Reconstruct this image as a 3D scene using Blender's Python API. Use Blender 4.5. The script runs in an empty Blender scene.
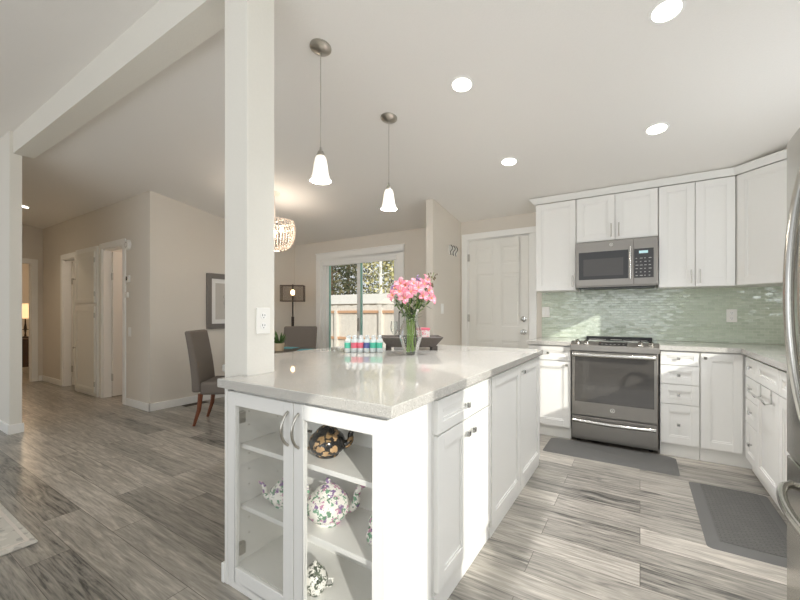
import bpy, bmesh, math, random
from mathutils import Matrix, Vector
random.seed(7)
PI = math.pi
SC = bpy.context.scene
COL = SC.collection
R = math.radians

# ------------------------------------------------------------------ camera
cam_d = bpy.data.cameras.new('camera')
cam = bpy.data.objects.new('camera', cam_d); COL.objects.link(cam)
cam.location = (0, 0, 1.2)
cam.rotation_euler = (R(90), 0, math.atan(240 / 376.0))
cam_d.sensor_width = 36.0
cam_d.lens = 376.0 / 800 * 36.0
cam_d.shift_y = 13.0 / 800
cam_d.clip_start = 0.02
SC.camera = cam

# ------------------------------------------------------------------ light
W = bpy.data.worlds.new('world'); SC.world = W; W.use_nodes = True
wn = W.node_tree.nodes; wl = W.node_tree.links
bg = wn['Background']
tc = wn.new('ShaderNodeTexCoord'); sp = wn.new('ShaderNodeSeparateXYZ'); rp = wn.new('ShaderNodeValToRGB')
wl.new(tc.outputs['Generated'], sp.inputs[0]); wl.new(sp.outputs['Z'], rp.inputs[0]); wl.new(rp.outputs[0], bg.inputs[0])
rp.color_ramp.elements[0].position = 0.0; rp.color_ramp.elements[0].color = (.97, 0.98, 1, 1)
rp.color_ramp.elements[1].position = 0.6; rp.color_ramp.elements[1].color = (0.82, 0.91, 1.0, 1)
bg.inputs[1].default_value = 1.0
sd = bpy.data.lights.new('sun', 'SUN'); sd.energy = 4.2; sd.angle = R(0.6); sd.color = (1.0, 0.96, 0.9)
sun = bpy.data.objects.new('sun', sd); COL.objects.link(sun)
sun.rotation_euler = Vector((-1, .7, -.51)).to_track_quat('-Z', 'Y').to_euler()

def area(name, loc, target, sx, sy, e, col=(1, 1, 1)):
    d = bpy.data.lights.new(name, 'AREA'); d.shape = 'RECTANGLE'; d.size = sx; d.size_y = sy; d.energy = e; d.color = col
    o = bpy.data.objects.new(name, d); COL.objects.link(o); o.location = loc
    o.rotation_euler = (Vector(target) - Vector(loc)).to_track_quat('-Z', 'Y').to_euler()
    return o
area('bounce_fill', (-.1, -2.4, 1.2), (-.1, -.5, 3.1), 3.4, 1.6, 44, (.91, .96, 1))  # added fill lamp behind the camera, aimed up to bounce off the ceiling
area('window_fill', (1.31, 2.79, 1.68), (-3, 3.0, 1.6), .9, .74, 11, (.9, .95, 1))  # added fill lamp just inside the sink window, standing in for skylight
area('window_fill', (1.31, .3, 1.6), (-3, .9, 1.5), 1.2, 1.1, 22, (.9, .95, 1))  # added fill lamp across the two nearer windows, brightens floor and island
SC.view_settings.view_transform = 'Standard'
SC.view_settings.look = 'None'
SC.view_settings.gamma = 1.0
SC.view_settings.use_curve_mapping = False
SC.view_settings.exposure = -0.1
SC.cycles.transparent_max_bounces = 32
SC.cycles.diffuse_bounces = 8

# ------------------------------------------------------------------ materials
def lin(c):
    return tuple(((v / 255) / 12.92 if v / 255 <= .04045 else ((v / 255 + .055) / 1.055) ** 2.4) for v in c)
MATS = {}
def mat(name, rgb, rough=.5, metal=0., spec=.5, emit=None, es=0., bump=None, coat=0.):
    m = bpy.data.materials.new(name); m.use_nodes = True
    b = m.node_tree.nodes['Principled BSDF']
    c = lin(rgb)
    b.inputs['Base Color'].default_value = (*c, 1)
    b.inputs['Roughness'].default_value = rough
    b.inputs['Metallic'].default_value = metal
    b.inputs['Specular IOR Level'].default_value = spec
    b.inputs['Coat Weight'].default_value = coat
    if emit:
        b.inputs['Emission Color'].default_value = (*lin(emit), 1); b.inputs['Emission Strength'].default_value = es
    N, L = m.node_tree.nodes, m.node_tree.links
    tcn = N.new('ShaderNodeTexCoord'); no = N.new('ShaderNodeTexNoise')
    sc_, st, var = bump if bump else (30, 0.03, .03)
    no.inputs['Scale'].default_value = sc_; no.inputs['Detail'].default_value = 3
    L.new(tcn.outputs['Object'], no.inputs['Vector'])
    if not emit:
        mx = N.new('ShaderNodeMixRGB'); mx.blend_type = 'MIX'
        mx.inputs[1].default_value = (*[v * (1 - var) for v in c], 1)
        mx.inputs[2].default_value = (*[min(1, v * (1 + var)) for v in c], 1)
        L.new(no.outputs['Fac'], mx.inputs[0]); L.new(mx.outputs[0], b.inputs['Base Color'])
    if st > 0:
        bu = N.new('ShaderNodeBump'); bu.inputs['Strength'].default_value = st; bu.inputs['Distance'].default_value = .01
        L.new(no.outputs['Fac'], bu.inputs['Height']); L.new(bu.outputs[0], b.inputs['Normal'])
    MATS[name] = m
    return m

def glass(name, tint=(1, 1, 1), ior=1.45, gmax=1.0):
    m = bpy.data.materials.new(name); m.use_nodes = True
    N, L = m.node_tree.nodes, m.node_tree.links
    N.remove(N['Principled BSDF'])
    tr = N.new('ShaderNodeBsdfTransparent'); tr.inputs[0].default_value = (*tint, 1)
    gl = N.new('ShaderNodeBsdfGlossy'); gl.inputs['Roughness'].default_value = 0.01
    fr = N.new('ShaderNodeFresnel'); fr.inputs['IOR'].default_value = ior
    mu = N.new('ShaderNodeMath'); mu.operation = 'MULTIPLY'; mu.inputs[1].default_value = gmax
    mix = N.new('ShaderNodeMixShader')
    L.new(fr.outputs[0], mu.inputs[0]); L.new(mu.outputs[0], mix.inputs[0]); L.new(tr.outputs[0], mix.inputs[1]); L.new(gl.outputs[0], mix.inputs[2])
    L.new(mix.outputs[0], N['Material Output'].inputs[0])
    MATS[name] = m
    return m

M_ceil = mat('ceiling_paint', (238, 235, 230), .9, bump=(120, .08, .02))
M_wall = mat('wall_paint', (222, 215, 204), .85, bump=(90, .06, .02))
M_wallc = mat('post_paint', (230, 227, 218), .8, bump=(90, .06, .02))
M_trim = mat('trim_white', (244, 243, 239), .4, bump=(30, 0, .01))
M_cab = mat('cabinet_white', (236, 235, 231), .32, bump=(30, 0, .01))
M_door = mat('door_white', (235, 233, 226), .35, bump=(40, 0, .015))
M_nick = mat('brushed_nickel', (190, 186, 178), .28, 1., bump=(200, .02, .05))
M_chrome = mat('chrome', (215, 215, 212), .1, 1., bump=(10, 0, .01))
M_slate = mat('slate_steel', (150, 146, 140), .4, .85, bump=(150, .02, .04))
M_steel = mat('stainless', (196, 194, 188), .22, 1., bump=(150, .015, .04))
M_black = mat('black_plastic', (34, 34, 35), .35)
M_bglass = mat('black_glass', (52, 51, 50), .04, 0., .8, bump=(5, 0, .02))
M_oven = mat('oven_window', (74, 71, 67), .03, 0., .9, bump=(5, 0, .02))
M_plate = mat('plate_white', (240, 238, 232), .35, bump=(30, 0, .01))
M_mat = mat('mat_grey', (92, 91, 88), .62, bump=(300, .1, .06))
M_fab = mat('chair_fabric', (122, 114, 106), .95, bump=(260, .25, .12))
M_leg = mat('chair_wood', (122, 70, 44), .4, bump=(40, .05, .2))
M_table = mat('table_wood', (70, 60, 52), .3, bump=(30, .05, .2))
M_tray = mat('tray_wood', (98, 91, 86), .7, bump=(60, .3, .25))
M_pink = mat('petal_pink', (240, 146, 168), .6, bump=(60, .05, .12))
M_pink2 = mat('petal_light', (250, 196, 204), .6, bump=(60, .05, .1))
M_yel = mat('petal_throat', (240, 205, 120), .6)
M_pur = mat('statice_purple', (168, 150, 186), .7, bump=(80, .1, .2))
M_green = mat('stem_green', (142, 166, 92), .6, bump=(60, .05, .2))
M_leaf = mat('leaf_green', (78, 108, 56), .55, bump=(60, .05, .2))
M_twig = mat('twig_brown', (118, 108, 82), .7)
M_teal = mat('label_teal', (92, 208, 178), .5)
M_red = mat('label_pink', (238, 120, 140), .5)
M_blue = mat('label_blue', (96, 108, 170), .5)
M_white = mat('paper_white', (242, 240, 236), .6, bump=(20, 0, .01))
M_cap = mat('bottle_cap', (232, 236, 236), .4)
M_lampmetal = mat('dark_bronze', (62, 54, 48), .45, .7)
M_mesh = mat('shade_mesh', (92, 80, 70), .7, bump=(400, .3, .3))
M_bulb = mat('lit_bulb', (255, 220, 170), .3, emit=(255, 214, 160), es=9)
M_disc = mat('lit_disc', (255, 250, 240), .3, emit=(255, 248, 236), es=7)
M_shade = mat('frosted_shade', (250, 246, 238), .35, emit=(255, 244, 226), es=.8)
M_warmshade = mat('warm_lamp_shade', (240, 215, 180), .7, emit=(255, 205, 150), es=1.3)
M_bead = mat('wood_bead', (236, 222, 208), .55, bump=(90, .05, .08))
M_art = mat('art_paper', (205, 200, 192), .8)
M_frame = mat('frame_grey', (122, 116, 110), .5, bump=(80, .1, .15))
M_teapotb = mat('black_glaze', (40, 38, 36), .12, coat=.5)
M_gold = mat('gold_paint', (188, 152, 106), .35, .6)
M_concrete = mat('patio_concrete', (205, 200, 190), .9, bump=(15, .1, .08))
M_fence = mat('fence_board', (222, 214, 202), .85, bump=(12, .1, .12))
M_rail = mat('fence_rail', (204, 160, 126), .8, bump=(20, .1, .15))
M_bark = mat('birch_bark', (232, 228, 218), .8, bump=(14, .3, .12))
M_bark2 = mat('brown_bark', (110, 92, 74), .9, bump=(20, .5, .25))
M_book = mat('cloth_teal', (120, 188, 198), .7)
M_pot = mat('pot_cream', (216, 196, 164), .6)
M_grill = mat('vent_brown', (92, 84, 74), .6)
M_bed = mat('nightstand_wood', (84, 64, 52), .5)
M_quilt = mat('towel_pale', (214, 206, 196), .9)
M_glow = mat('display_light', (170, 200, 205), .4, emit=(170, 205, 210), es=.6)
M_print = mat('panel_print', (176, 174, 170), .5)
G_pane = glass('window_glass', (.985, .995, .99), 1.35, .5)
G_cab = glass('cabinet_glass', (1, 1, .995), 1.35, .2)
G_vase = glass('vase_glass', (.95, .97, .955), 1.45, .7)
G_bot = mat('bottle_plastic', (222, 230, 230), .15, spec=.7, bump=(40, .05, .04))
G_teal = mat('glass_edge', (150, 196, 182), .3)

def mk(name):
    m = bpy.data.materials.new(name); m.use_nodes = True
    return m, m.node_tree.nodes, m.node_tree.links, m.node_tree.nodes['Principled BSDF']

# quartz
M_quartz, N, L, B = mk('quartz_top')
t = N.new('ShaderNodeTexCoord'); n1 = N.new('ShaderNodeTexNoise'); n1.inputs['Scale'].default_value = 260; n1.inputs['Detail'].default_value = 1
r1 = N.new('ShaderNodeValToRGB'); e = r1.color_ramp.elements
e[0].position = .34; e[0].color = (*lin((160, 157, 150)), 1); e[1].position = .42; e[1].color = (*lin((192, 189, 182)), 1)
x = r1.color_ramp.elements.new(.66); x.color = (*lin((194, 191, 184)), 1); x = r1.color_ramp.elements.new(.72); x.color = (*lin((240, 239, 236)), 1)
L.new(t.outputs['Object'], n1.inputs['Vector']); L.new(n1.outputs['Fac'], r1.inputs[0]); L.new(r1.outputs[0], B.inputs['Base Color'])
B.inputs['Roughness'].default_value = .035; B.inputs['Specular IOR Level'].default_value = 1.0

# floor planks (run along X)
M_floor, N, L, B = mk('plank_floor')
t = N.new('ShaderNodeTexCoord')
bk = N.new('ShaderNodeTexBrick'); bk.offset = .37; bk.offset_frequency = 2
bk.inputs['Color1'].default_value = (0, 0, 0, 1); bk.inputs['Color2'].default_value = (1, 1, 1, 1); bk.inputs['Mortar'].default_value = (.5, .5, .5, 1)
bk.inputs['Scale'].default_value = 1; bk.inputs['Brick Width'].default_value = 1.22; bk.inputs['Row Height'].default_value = .178
bk.inputs['Mortar Size'].default_value = .0014; bk.inputs['Mortar Smooth'].default_value = .2
L.new(t.outputs['Object'], bk.inputs['Vector'])
mp = N.new('ShaderNodeMapping'); mp.inputs['Scale'].default_value = (1.1, 13, 1); L.new(t.outputs['Object'], mp.inputs['Vector'])
mw = N.new('ShaderNodeMath'); mw.operation = 'MULTIPLY'; mw.inputs[1].default_value = 40; L.new(bk.outputs['Color'], mw.inputs[0])
g = N.new('ShaderNodeTexNoise'); g.noise_dimensions = '4D'; g.inputs['Scale'].default_value = 2.6; g.inputs['Detail'].default_value = 9; g.inputs['Roughness'].default_value = .62; g.inputs['Distortion'].default_value = 1.3
L.new(mp.outputs[0], g.inputs['Vector']); L.new(mw.outputs[0], g.inputs['W'])
mp2 = N.new('ShaderNodeMapping'); mp2.inputs['Scale'].default_value = (4, 75, 1); L.new(t.outputs['Object'], mp2.inputs['Vector'])
g2 = N.new('ShaderNodeTexNoise'); g2.inputs['Scale'].default_value = 2; g2.inputs['Detail'].default_value = 4; L.new(mp2.outputs[0], g2.inputs['Vector'])
a1 = N.new('ShaderNodeMath'); a1.operation = 'MULTIPLY_ADD'; a1.inputs[1].default_value = .24; L.new(bk.outputs['Color'], a1.inputs[0]); L.new(g.outputs['Fac'], a1.inputs[2])
a2 = N.new('ShaderNodeMath'); a2.operation = 'MULTIPLY_ADD'; a2.inputs[1].default_value = .27; L.new(g2.outputs['Fac'], a2.inputs[0]); L.new(a1.outputs[0], a2.inputs[2])
cr = N.new('ShaderNodeValToRGB'); e = cr.color_ramp.elements
e[0].position = .52; e[0].color = (*lin((72, 71, 68)), 1); e[1].position = 1.0; e[1].color = (*lin((200, 193, 182)), 1)
x = cr.color_ramp.elements.new(.64); x.color = (*lin((130, 126, 118)), 1); x = cr.color_ramp.elements.new(.82); x.color = (*lin((164, 158, 148)), 1)
L.new(a2.outputs[0], cr.inputs[0])
mm = N.new('ShaderNodeMixRGB'); mm.inputs[2].default_value = (*lin((84, 78, 72)), 1); L.new(bk.outputs['Fac'], mm.inputs[0]); L.new(cr.outputs[0], mm.inputs[1])
L.new(mm.outputs[0], B.inputs['Base Color'])
bu = N.new('ShaderNodeBump'); bu.inputs['Strength'].default_value = .08; bu.inputs['Distance'].default_value = .004; L.new(a2.outputs[0], bu.inputs['Height']); L.new(bu.outputs[0], B.inputs['Normal'])
B.inputs['Roughness'].default_value = .3; B.inputs['Specular IOR Level'].default_value = .55

# mosaic backsplash (on an XZ wall)
M_tile, N, L, B = mk('green_glass_mosaic')
t = N.new('ShaderNodeTexCoord'); s_ = N.new('ShaderNodeSeparateXYZ'); c_ = N.new('ShaderNodeCombineXYZ')
L.new(t.outputs['Object'], s_.inputs[0]); ad = N.new('ShaderNodeMath'); ad.operation = 'ADD'; L.new(s_.outputs['X'], ad.inputs[0]); L.new(s_.outputs['Y'], ad.inputs[1])
L.new(ad.outputs[0], c_.inputs[0]); L.new(s_.outputs['Z'], c_.inputs[1])
bk = N.new('ShaderNodeTexBrick'); bk.inputs['Scale'].default_value = 1; bk.inputs['Brick Width'].default_value = .052; bk.inputs['Row Height'].default_value = .0255
bk.inputs['Mortar Size'].default_value = .0016; bk.inputs['Mortar Smooth'].default_value = .35
bk.inputs['Color1'].default_value = (*lin((190, 202, 182)), 1); bk.inputs['Color2'].default_value = (*lin((206, 216, 198)), 1); bk.inputs['Mortar'].default_value = (*lin((216, 220, 208)), 1)
L.new(c_.outputs[0], bk.inputs['Vector']); L.new(bk.outputs['Color'], B.inputs['Base Color'])
inv = N.new('ShaderNodeMath'); inv.operation = 'SUBTRACT'; inv.inputs[0].default_value = 1; L.new(bk.outputs['Fac'], inv.inputs[1])
nz = N.new('ShaderNodeTexNoise'); nz.inputs['Scale'].default_value = 45; L.new(t.outputs['Object'], nz.inputs['Vector'])
ma = N.new('ShaderNodeMath'); ma.operation = 'MULTIPLY_ADD'; ma.inputs[1].default_value = .6; L.new(nz.outputs['Fac'], ma.inputs[0]); L.new(inv.outputs[0], ma.inputs[2])
bu = N.new('ShaderNodeBump'); bu.inputs['Strength'].default_value = .7; bu.inputs['Distance'].default_value = .002; L.new(ma.outputs[0], bu.inputs['Height'])
def mth(op, a, b=None):
    n = N.new('ShaderNodeMath'); n.operation = op
    for i, q in enumerate((a, b)):
        if q is None: continue
        if isinstance(q, (int, float)): n.inputs[i].default_value = q
        else: L.new(q, n.inputs[i])
    return n.outputs[0]
row_ = mth('FLOOR', mth('DIVIDE', s_.outputs['Z'], .0255))
off_ = mth('MULTIPLY', mth('SUBTRACT', 1, mth('MODULO', row_, 2)), .5)
col_ = mth('FLOOR', mth('ADD', mth('DIVIDE', ad.outputs[0], .052), off_))
cc = N.new('ShaderNodeCombineXYZ'); L.new(col_, cc.inputs[0]); L.new(row_, cc.inputs[1])
wh = N.new('ShaderNodeTexWhiteNoise'); wh.noise_dimensions = '2D'; L.new(cc.outputs[0], wh.inputs['Vector'])
v1 = N.new('ShaderNodeVectorMath'); v1.operation = 'SUBTRACT'; v1.inputs[1].default_value = (.5, .5, .5); L.new(wh.outputs['Color'], v1.inputs[0])
v2 = N.new('ShaderNodeVectorMath'); v2.operation = 'SCALE'; v2.inputs['Scale'].default_value = .1; L.new(v1.outputs[0], v2.inputs[0])
v3 = N.new('ShaderNodeVectorMath'); v3.operation = 'ADD'; L.new(v2.outputs[0], v3.inputs[0]); L.new(bu.outputs[0], v3.inputs[1])
v4 = N.new('ShaderNodeVectorMath'); v4.operation = 'NORMALIZE'; L.new(v3.outputs[0], v4.inputs[0]); L.new(v4.outputs[0], B.inputs['Normal'])
B.inputs['Roughness'].default_value = .08; B.inputs['Specular IOR Level'].default_value = .8

# floral china
def china(name, cols, scale, thr, base=(246, 243, 236)):
    m, N, L, B = mk(name)
    t = N.new('ShaderNodeTexCoord'); v = N.new('ShaderNodeTexVoronoi'); v.inputs['Scale'].default_value = scale
    no = N.new('ShaderNodeTexNoise'); no.inputs['Scale'].default_value = scale * 1.6
    mx = N.new('ShaderNodeMixRGB'); mx.inputs[0].default_value = .04
    L.new(t.outputs['Object'], no.inputs['Vector']); L.new(t.outputs['Object'], mx.inputs[1]); L.new(no.outputs['Color'], mx.inputs[2])
    L.new(mx.outputs[0], v.inputs['Vector'])
    lt = N.new('ShaderNodeMath'); lt.operation = 'LESS_THAN'; lt.inputs[1].default_value = thr; L.new(v.outputs['Distance'], lt.inputs[0])
    se = N.new('ShaderNodeSeparateColor'); L.new(v.outputs['Color'], se.inputs[0])
    cr = N.new('ShaderNodeValToRGB'); cr.color_ramp.interpolation = 'CONSTANT'
    for i, c in enumerate(cols):
        el = cr.color_ramp.elements[i] if i < 2 else cr.color_ramp.elements.new(i / len(cols))
        el.position = i / len(cols); el.color = (*lin(c), 1)
    L.new(se.outputs[0], cr.inputs[0])
    m2 = N.new('ShaderNodeMixRGB'); m2.inputs[1].default_value = (*lin(base), 1); L.new(lt.outputs[0], m2.inputs[0]); L.new(cr.outputs[0], m2.inputs[2])
    L.new(m2.outputs[0], B.inputs['Base Color']); B.inputs['Roughness'].default_value = .15
    return m
M_china = china('floral_china', [(142, 112, 160), (120, 168, 138), (196, 140, 170), (246, 243, 236), (110, 150, 120)], 52, .52)
M_china2 = china('sprig_china', [(70, 84, 66), (92, 104, 84), (244, 242, 236), (60, 72, 58)], 60, .55)
M_rose = china('rose_glaze', [(196, 160, 118), (150, 122, 84), (40, 38, 36), (206, 172, 132), (40, 38, 36)], 38, .5, (38, 36, 35))
M_box = china('pink_print', [(240, 110, 126), (244, 150, 160), (250, 240, 238)], 70, .5, (250, 238, 236))
M_rug = china('rug_weave', [(206, 202, 192), (176, 172, 164), (212, 208, 198)], 22, .4, (200, 196, 186))
M_foldark = china('conifer_needles', [(70, 76, 50), (98, 98, 64), (56, 64, 44), (124, 118, 82)], 3, 5)
M_follight = china('spring_leaves', [(178, 172, 118), (206, 196, 146), (150, 150, 100), (222, 212, 170)], 3, 5)
M_folmid = china('cedar_foliage', [(126, 128, 84), (152, 146, 98), (104, 110, 72), (172, 160, 112)], 3, 5)
for m_ in (M_foldark, M_follight, M_folmid, M_rug):
    m_.node_tree.nodes['Principled BSDF'].inputs['Roughness'].default_value = .8

# ------------------------------------------------------------------ mesh helpers
class MB:
    def __init__(self, M=None):
        self.v = []; self.f = []; self.mi = []; self.M = M or Matrix.Identity(4); self.cur = 0
    def add(self, vs, fs):
        o = len(self.v)
        self.v += [self.M @ Vector(p) for p in vs]
        self.f += [tuple(i + o for i in q) for q in fs]; self.mi += [self.cur] * len(fs)
        return self
    def box(self, x0, y0, z0, x1, y1, z1):
        x0, x1 = sorted((x0, x1)); y0, y1 = sorted((y0, y1)); z0, z1 = sorted((z0, z1))
        return self.add([(x0, y0, z0), (x1, y0, z0), (x1, y1, z0), (x0, y1, z0), (x0, y0, z1), (x1, y0, z1), (x1, y1, z1), (x0, y1, z1)],
                        [(3, 2, 1, 0), (4, 5, 6, 7), (0, 1, 5, 4), (1, 2, 6, 5), (2, 3, 7, 6), (3, 0, 4, 7)])
    def prism(self, poly, z0, z1, top=None):
        n = len(poly); top = top or poly
        vs = [(x, y, z0) for x, y in poly] + [(x, y, z1) for x, y in top]
        return self.add(vs, [tuple(range(n))[::-1], tuple(range(n, 2 * n))] + [(i, (i + 1) % n, n + (i + 1) % n, n + i) for i in range(n)])
    def lathe(self, prof, seg=24, c=(0, 0, 0), cap=True):
        vs = []; fs = []
        for r, z in prof:
            for k in range(seg):
                a = 2 * PI * k / seg; vs.append((c[0] + r * math.cos(a), c[1] + r * math.sin(a), c[2] + z))
        n = len(prof)
        for i in range(n - 1):
            for k in range(seg):
                k2 = (k + 1) % seg; fs.append((i * seg + k, i * seg + k2, (i + 1) * seg + k2, (i + 1) * seg + k))
        if cap:
            if prof[0][0] > 1e-6: fs.append(tuple(range(seg))[::-1])
            if prof[-1][0] > 1e-6: fs.append(tuple((n - 1) * seg + k for k in range(seg)))
        return self.add(vs, fs)
    def tube(self, pts, r, seg=8, r2=None, caps=True):
        pts = [Vector(p) for p in pts]; n = len(pts); vs = []; fs = []
        up = Vector((0, 0, 1)); prev = None
        for i, p in enumerate(pts):
            d = (pts[min(i + 1, n - 1)] - pts[max(i - 1, 0)]).normalized()
            if prev is None:
                s = d.cross(up)
                if s.length < .01: s = d.cross(Vector((1, 0, 0)))
            else:
                s = prev - d * prev.dot(d)
            s.normalize(); prev = s; u = s.cross(d)
            rr = r if r2 is None else r + (r2 - r) * i / (n - 1)
            if isinstance(r, (list, tuple)): rr = r[i]
            for k in range(seg):
                a = 2 * PI * k / seg; vs.append(tuple(p + (s * math.cos(a) + u * math.sin(a)) * rr))
        for i in range(n - 1):
            for k in range(seg):
                k2 = (k + 1) % seg; fs.append((i * seg + k, i * seg + k2, (i + 1) * seg + k2, (i + 1) * seg + k))
        if caps: fs += [tuple(range(seg))[::-1], tuple((n - 1) * seg + k for k in range(seg))]
        return self.add(vs, fs)
    def ball(self, c, r, seg=12, rings=8, sz=1.):
        prof = [(max(1e-5, r * math.sin(PI * i / rings)), -r * sz * math.cos(PI * i / rings)) for i in range(rings + 1)]
        return self.lathe(prof, seg, c, False)
    def cyl(self, p0, p1, r, seg=16): return self.tube([p0, p1], r, seg)
    def build(self, name, mats, parent=None, bevel=0., smooth=None, seg=2):
        me = bpy.data.meshes.new(name)
        off = Matrix.Identity(4)
        me.from_pydata([tuple(p) for p in self.v], [], self.f)
        mats = mats if isinstance(mats, (list, tuple)) else [mats]
        for m in mats: me.materials.append(m)
        me.polygons.foreach_set('material_index', self.mi)
        bm = bmesh.new(); bm.from_mesh(me)
        bmesh.ops.remove_doubles(bm, verts=bm.verts, dist=1e-6)
        bmesh.ops.recalc_face_normals(bm, faces=bm.faces); bm.to_mesh(me); bm.free()
        if smooth:
            me.polygons.foreach_set('use_smooth', [True] * len(me.polygons))
            me.set_sharp_from_angle(angle=R(smooth))
        o = bpy.data.objects.new(name, me); COL.objects.link(o)
        if parent is not None:
            o.parent = parent
        if bevel:
            b = o.modifiers.new('bevel', 'BEVEL'); b.width = bevel; b.segments = seg; b.limit_method = 'ANGLE'; b.angle_limit = R(40)
        return o

def tag(o, label, cat, group=None, kind=None):
    o['label'] = label; o['category'] = cat
    if group: o['group'] = group
    if kind: o['kind'] = kind
    return o
def thing(name, label, cat, loc=(0, 0, 0), rz=0., group=None):
    o = bpy.data.objects.new(name, None); COL.objects.link(o); o.location = loc; o.rotation_euler = (0, 0, rz); o.empty_display_size = .1
    return tag(o, label, cat, group)
def setting(name, mb, m, label=None, parent=None, **k):
    o = mb.build(name, m, parent, **k)
    if parent is None:
        o['kind'] = 'structure'
        if label: o['label'] = label
    return o
def setroot(name, loc=(0, 0, 0), rz=0., label=None):
    o = bpy.data.objects.new(name, None); COL.objects.link(o); o.location = loc; o.rotation_euler = (0, 0, rz); o['kind'] = 'structure'
    if label: o['label'] = label
    return o
def copy_tree(o, parent=None):
    c = o.copy(); COL.objects.link(c)
    if parent is not None: c.parent = parent
    for ch in list(o.children): copy_tree(ch, c)
    return c
def T(x, y, z, rz=0): return Matrix.Translation((x, y, z)) @ Matrix.Rotation(rz, 4, 'Z')
def bez(p0, p1, p2, n=10):
    p0, p1, p2 = Vector(p0), Vector(p1), Vector(p2)
    return [p0 * (1 - t) ** 2 + p1 * 2 * t * (1 - t) + p2 * t * t for t in [i / n for i in range(n + 1)]]
def CZ(y): return 2.45 + .145 * (3.9 - y)        # sloped ceiling height

# ------------------------------------------------------------------ setting
setting('floor', MB().box(-13, -4.2, -.1, 1.45, 4.62, 0), M_floor, 'grey wood plank floor running through the kitchen and hall')
def slab(x0, x1, y0, y1, za, zb, th=.1):
    return MB().add([(x0, y0, za), (x1, y0, za), (x1, y1, zb), (x0, y1, zb), (x0, y0, za + th), (x1, y0, za + th), (x1, y1, zb + th), (x0, y1, zb + th)],
                    [(0, 1, 2, 3), (7, 6, 5, 4), (0, 4, 5, 1), (1, 5, 6, 2), (2, 6, 7, 3), (3, 7, 4, 0)])
setting('ceiling', slab(-9.1, 1.45, 1.2, 4.62, CZ(1.2), CZ(4.62)), M_ceil, 'sloped white ceiling over kitchen and dining area')
setting('ceiling_front', slab(-9.1, 1.45, -4.2, 1.1, 3.0 + .145 * 5.28, 3.0 - .003), M_ceil, 'higher sloped white ceiling in front of the beam')
setting('trim_1', MB().box(-5.25, 1.08, 2.785, 1.33, 1.235, 3.05), M_wallc, 'long painted ceiling beam from the post to the left wall')
# back wall with slider and door openings
SL = (-4.40, -2.90, 2.07); DR = (-1.85, -1.08, 2.125)
b = MB(); H = CZ(4.5) + .03
b.box(-9.1, 4.5, 0, SL[0], 4.62, H); b.box(SL[0], 4.5, SL[2], SL[1], 4.62, H); b.box(SL[1], 4.5, 0, DR[0], 4.62, H)
b.box(DR[0], 4.5, DR[2], DR[1], 4.62, H); b.box(DR[1], 4.5, 0, 1.45, 4.62, H)
setting('wall_back', b, M_wall)
# right wall with windows
b = MB(); HR = 3.75
def rw(y0, y1, z0, z1): b.box(1.33, y0, z0, 1.45, y1, z1)
rw(-4.2, -.76, 0, HR); rw(-.13, .09, 0, HR); rw(.95, 2.27, 0, HR); rw(3.306, 4.5, 0, HR)
for y0, y1 in ((-.76, -.13), (.09, .95)): rw(y0, y1, 0, .97); rw(y0, y1, 2.15, HR)
rw(2.27, 3.336, 0, 1.27); rw(2.27, 3.336, 2.12, HR)
setting('wall_right', b, M_wall)
setting('wall_stub', MB().box(-2.03, 3.726, 0, -1.942, 4.5, CZ(3.726) - .002), M_wall, 'short wall end between dining area and back door')
# left partition (pillar end) + hall
setting('wall_left', MB().box(-9.1, 1.055, 0, -5.25, 1.145, 3.05), M_wallc, 'wall end carrying the beam at the left')
b = MB(); DA = (-7.94, -7.40, 2.07); DB = (-6.40, -5.74, 2.10); ch = CZ(2.22) + .01
b.box(-8.95, 2.22, 0, DA[0], 2.32, ch); b.box(DA[0], 2.22, DA[2], DA[1], 2.32, ch); b.box(DA[1], 2.22, 0, DB[0], 2.32, ch)
b.box(DB[0], 2.22, DB[2], DB[1], 2.32, ch); b.box(DB[1], 2.22, 0, -5.03, 2.32, ch)
setting('wall_hall', b, M_wall)
b = MB(); b.add([(-5.13, 2.32, 0), (-5.03, 2.32, 0), (-5.03, 4.5, 0), (-5.13, 4.5, 0), (-5.13, 2.32, CZ(2.32) + .01), (-5.03, 2.32, CZ(2.32) + .01), (-5.03, 4.5, CZ(4.5) + .01), (-5.13, 4.5, CZ(4.5) + .01)],
              [(3, 2, 1, 0), (4, 5, 6, 7), (0, 1, 5, 4), (1, 2, 6, 5), (2, 3, 7, 6), (3, 0, 4, 7)])
setting('wall_dining', b, M_wall)
b = MB(); b.box(-9.05, 2.07, 0, -8.95, 4.5, 2.9); b.box(-9.05, 1.2, 2.06, -8.95, 2.07, 2.9); b.box(-9.05, 1.2, 0, -8.95, 1.30, 2.06)
setting('wall_end', b, M_wall)
setting('wall_partition', MB().box(-6.98, 2.9, 0, -6.9, 4.5, 2.8), M_wall)
b = MB(); b.box(-12.6, 0.3, 0, -12.5, 4.2, 2.7); b.box(-12.6, 4.1, 0, -9.05, 4.2, 2.7); b.box(-12.6, .2, 0, -9.05, .3, 2.7); b.box(-12.6, .2, 2.6, -9.05, 4.2, 2.7)
setting('wall_bedroom', b, M_wall)
# post
post = setting('trim_2', MB().box(-1.70, 1.08, 0, -1.525, 1.235, 2.79), M_wallc, 'square painted post at the left end of the island', bevel=.004)
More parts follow.
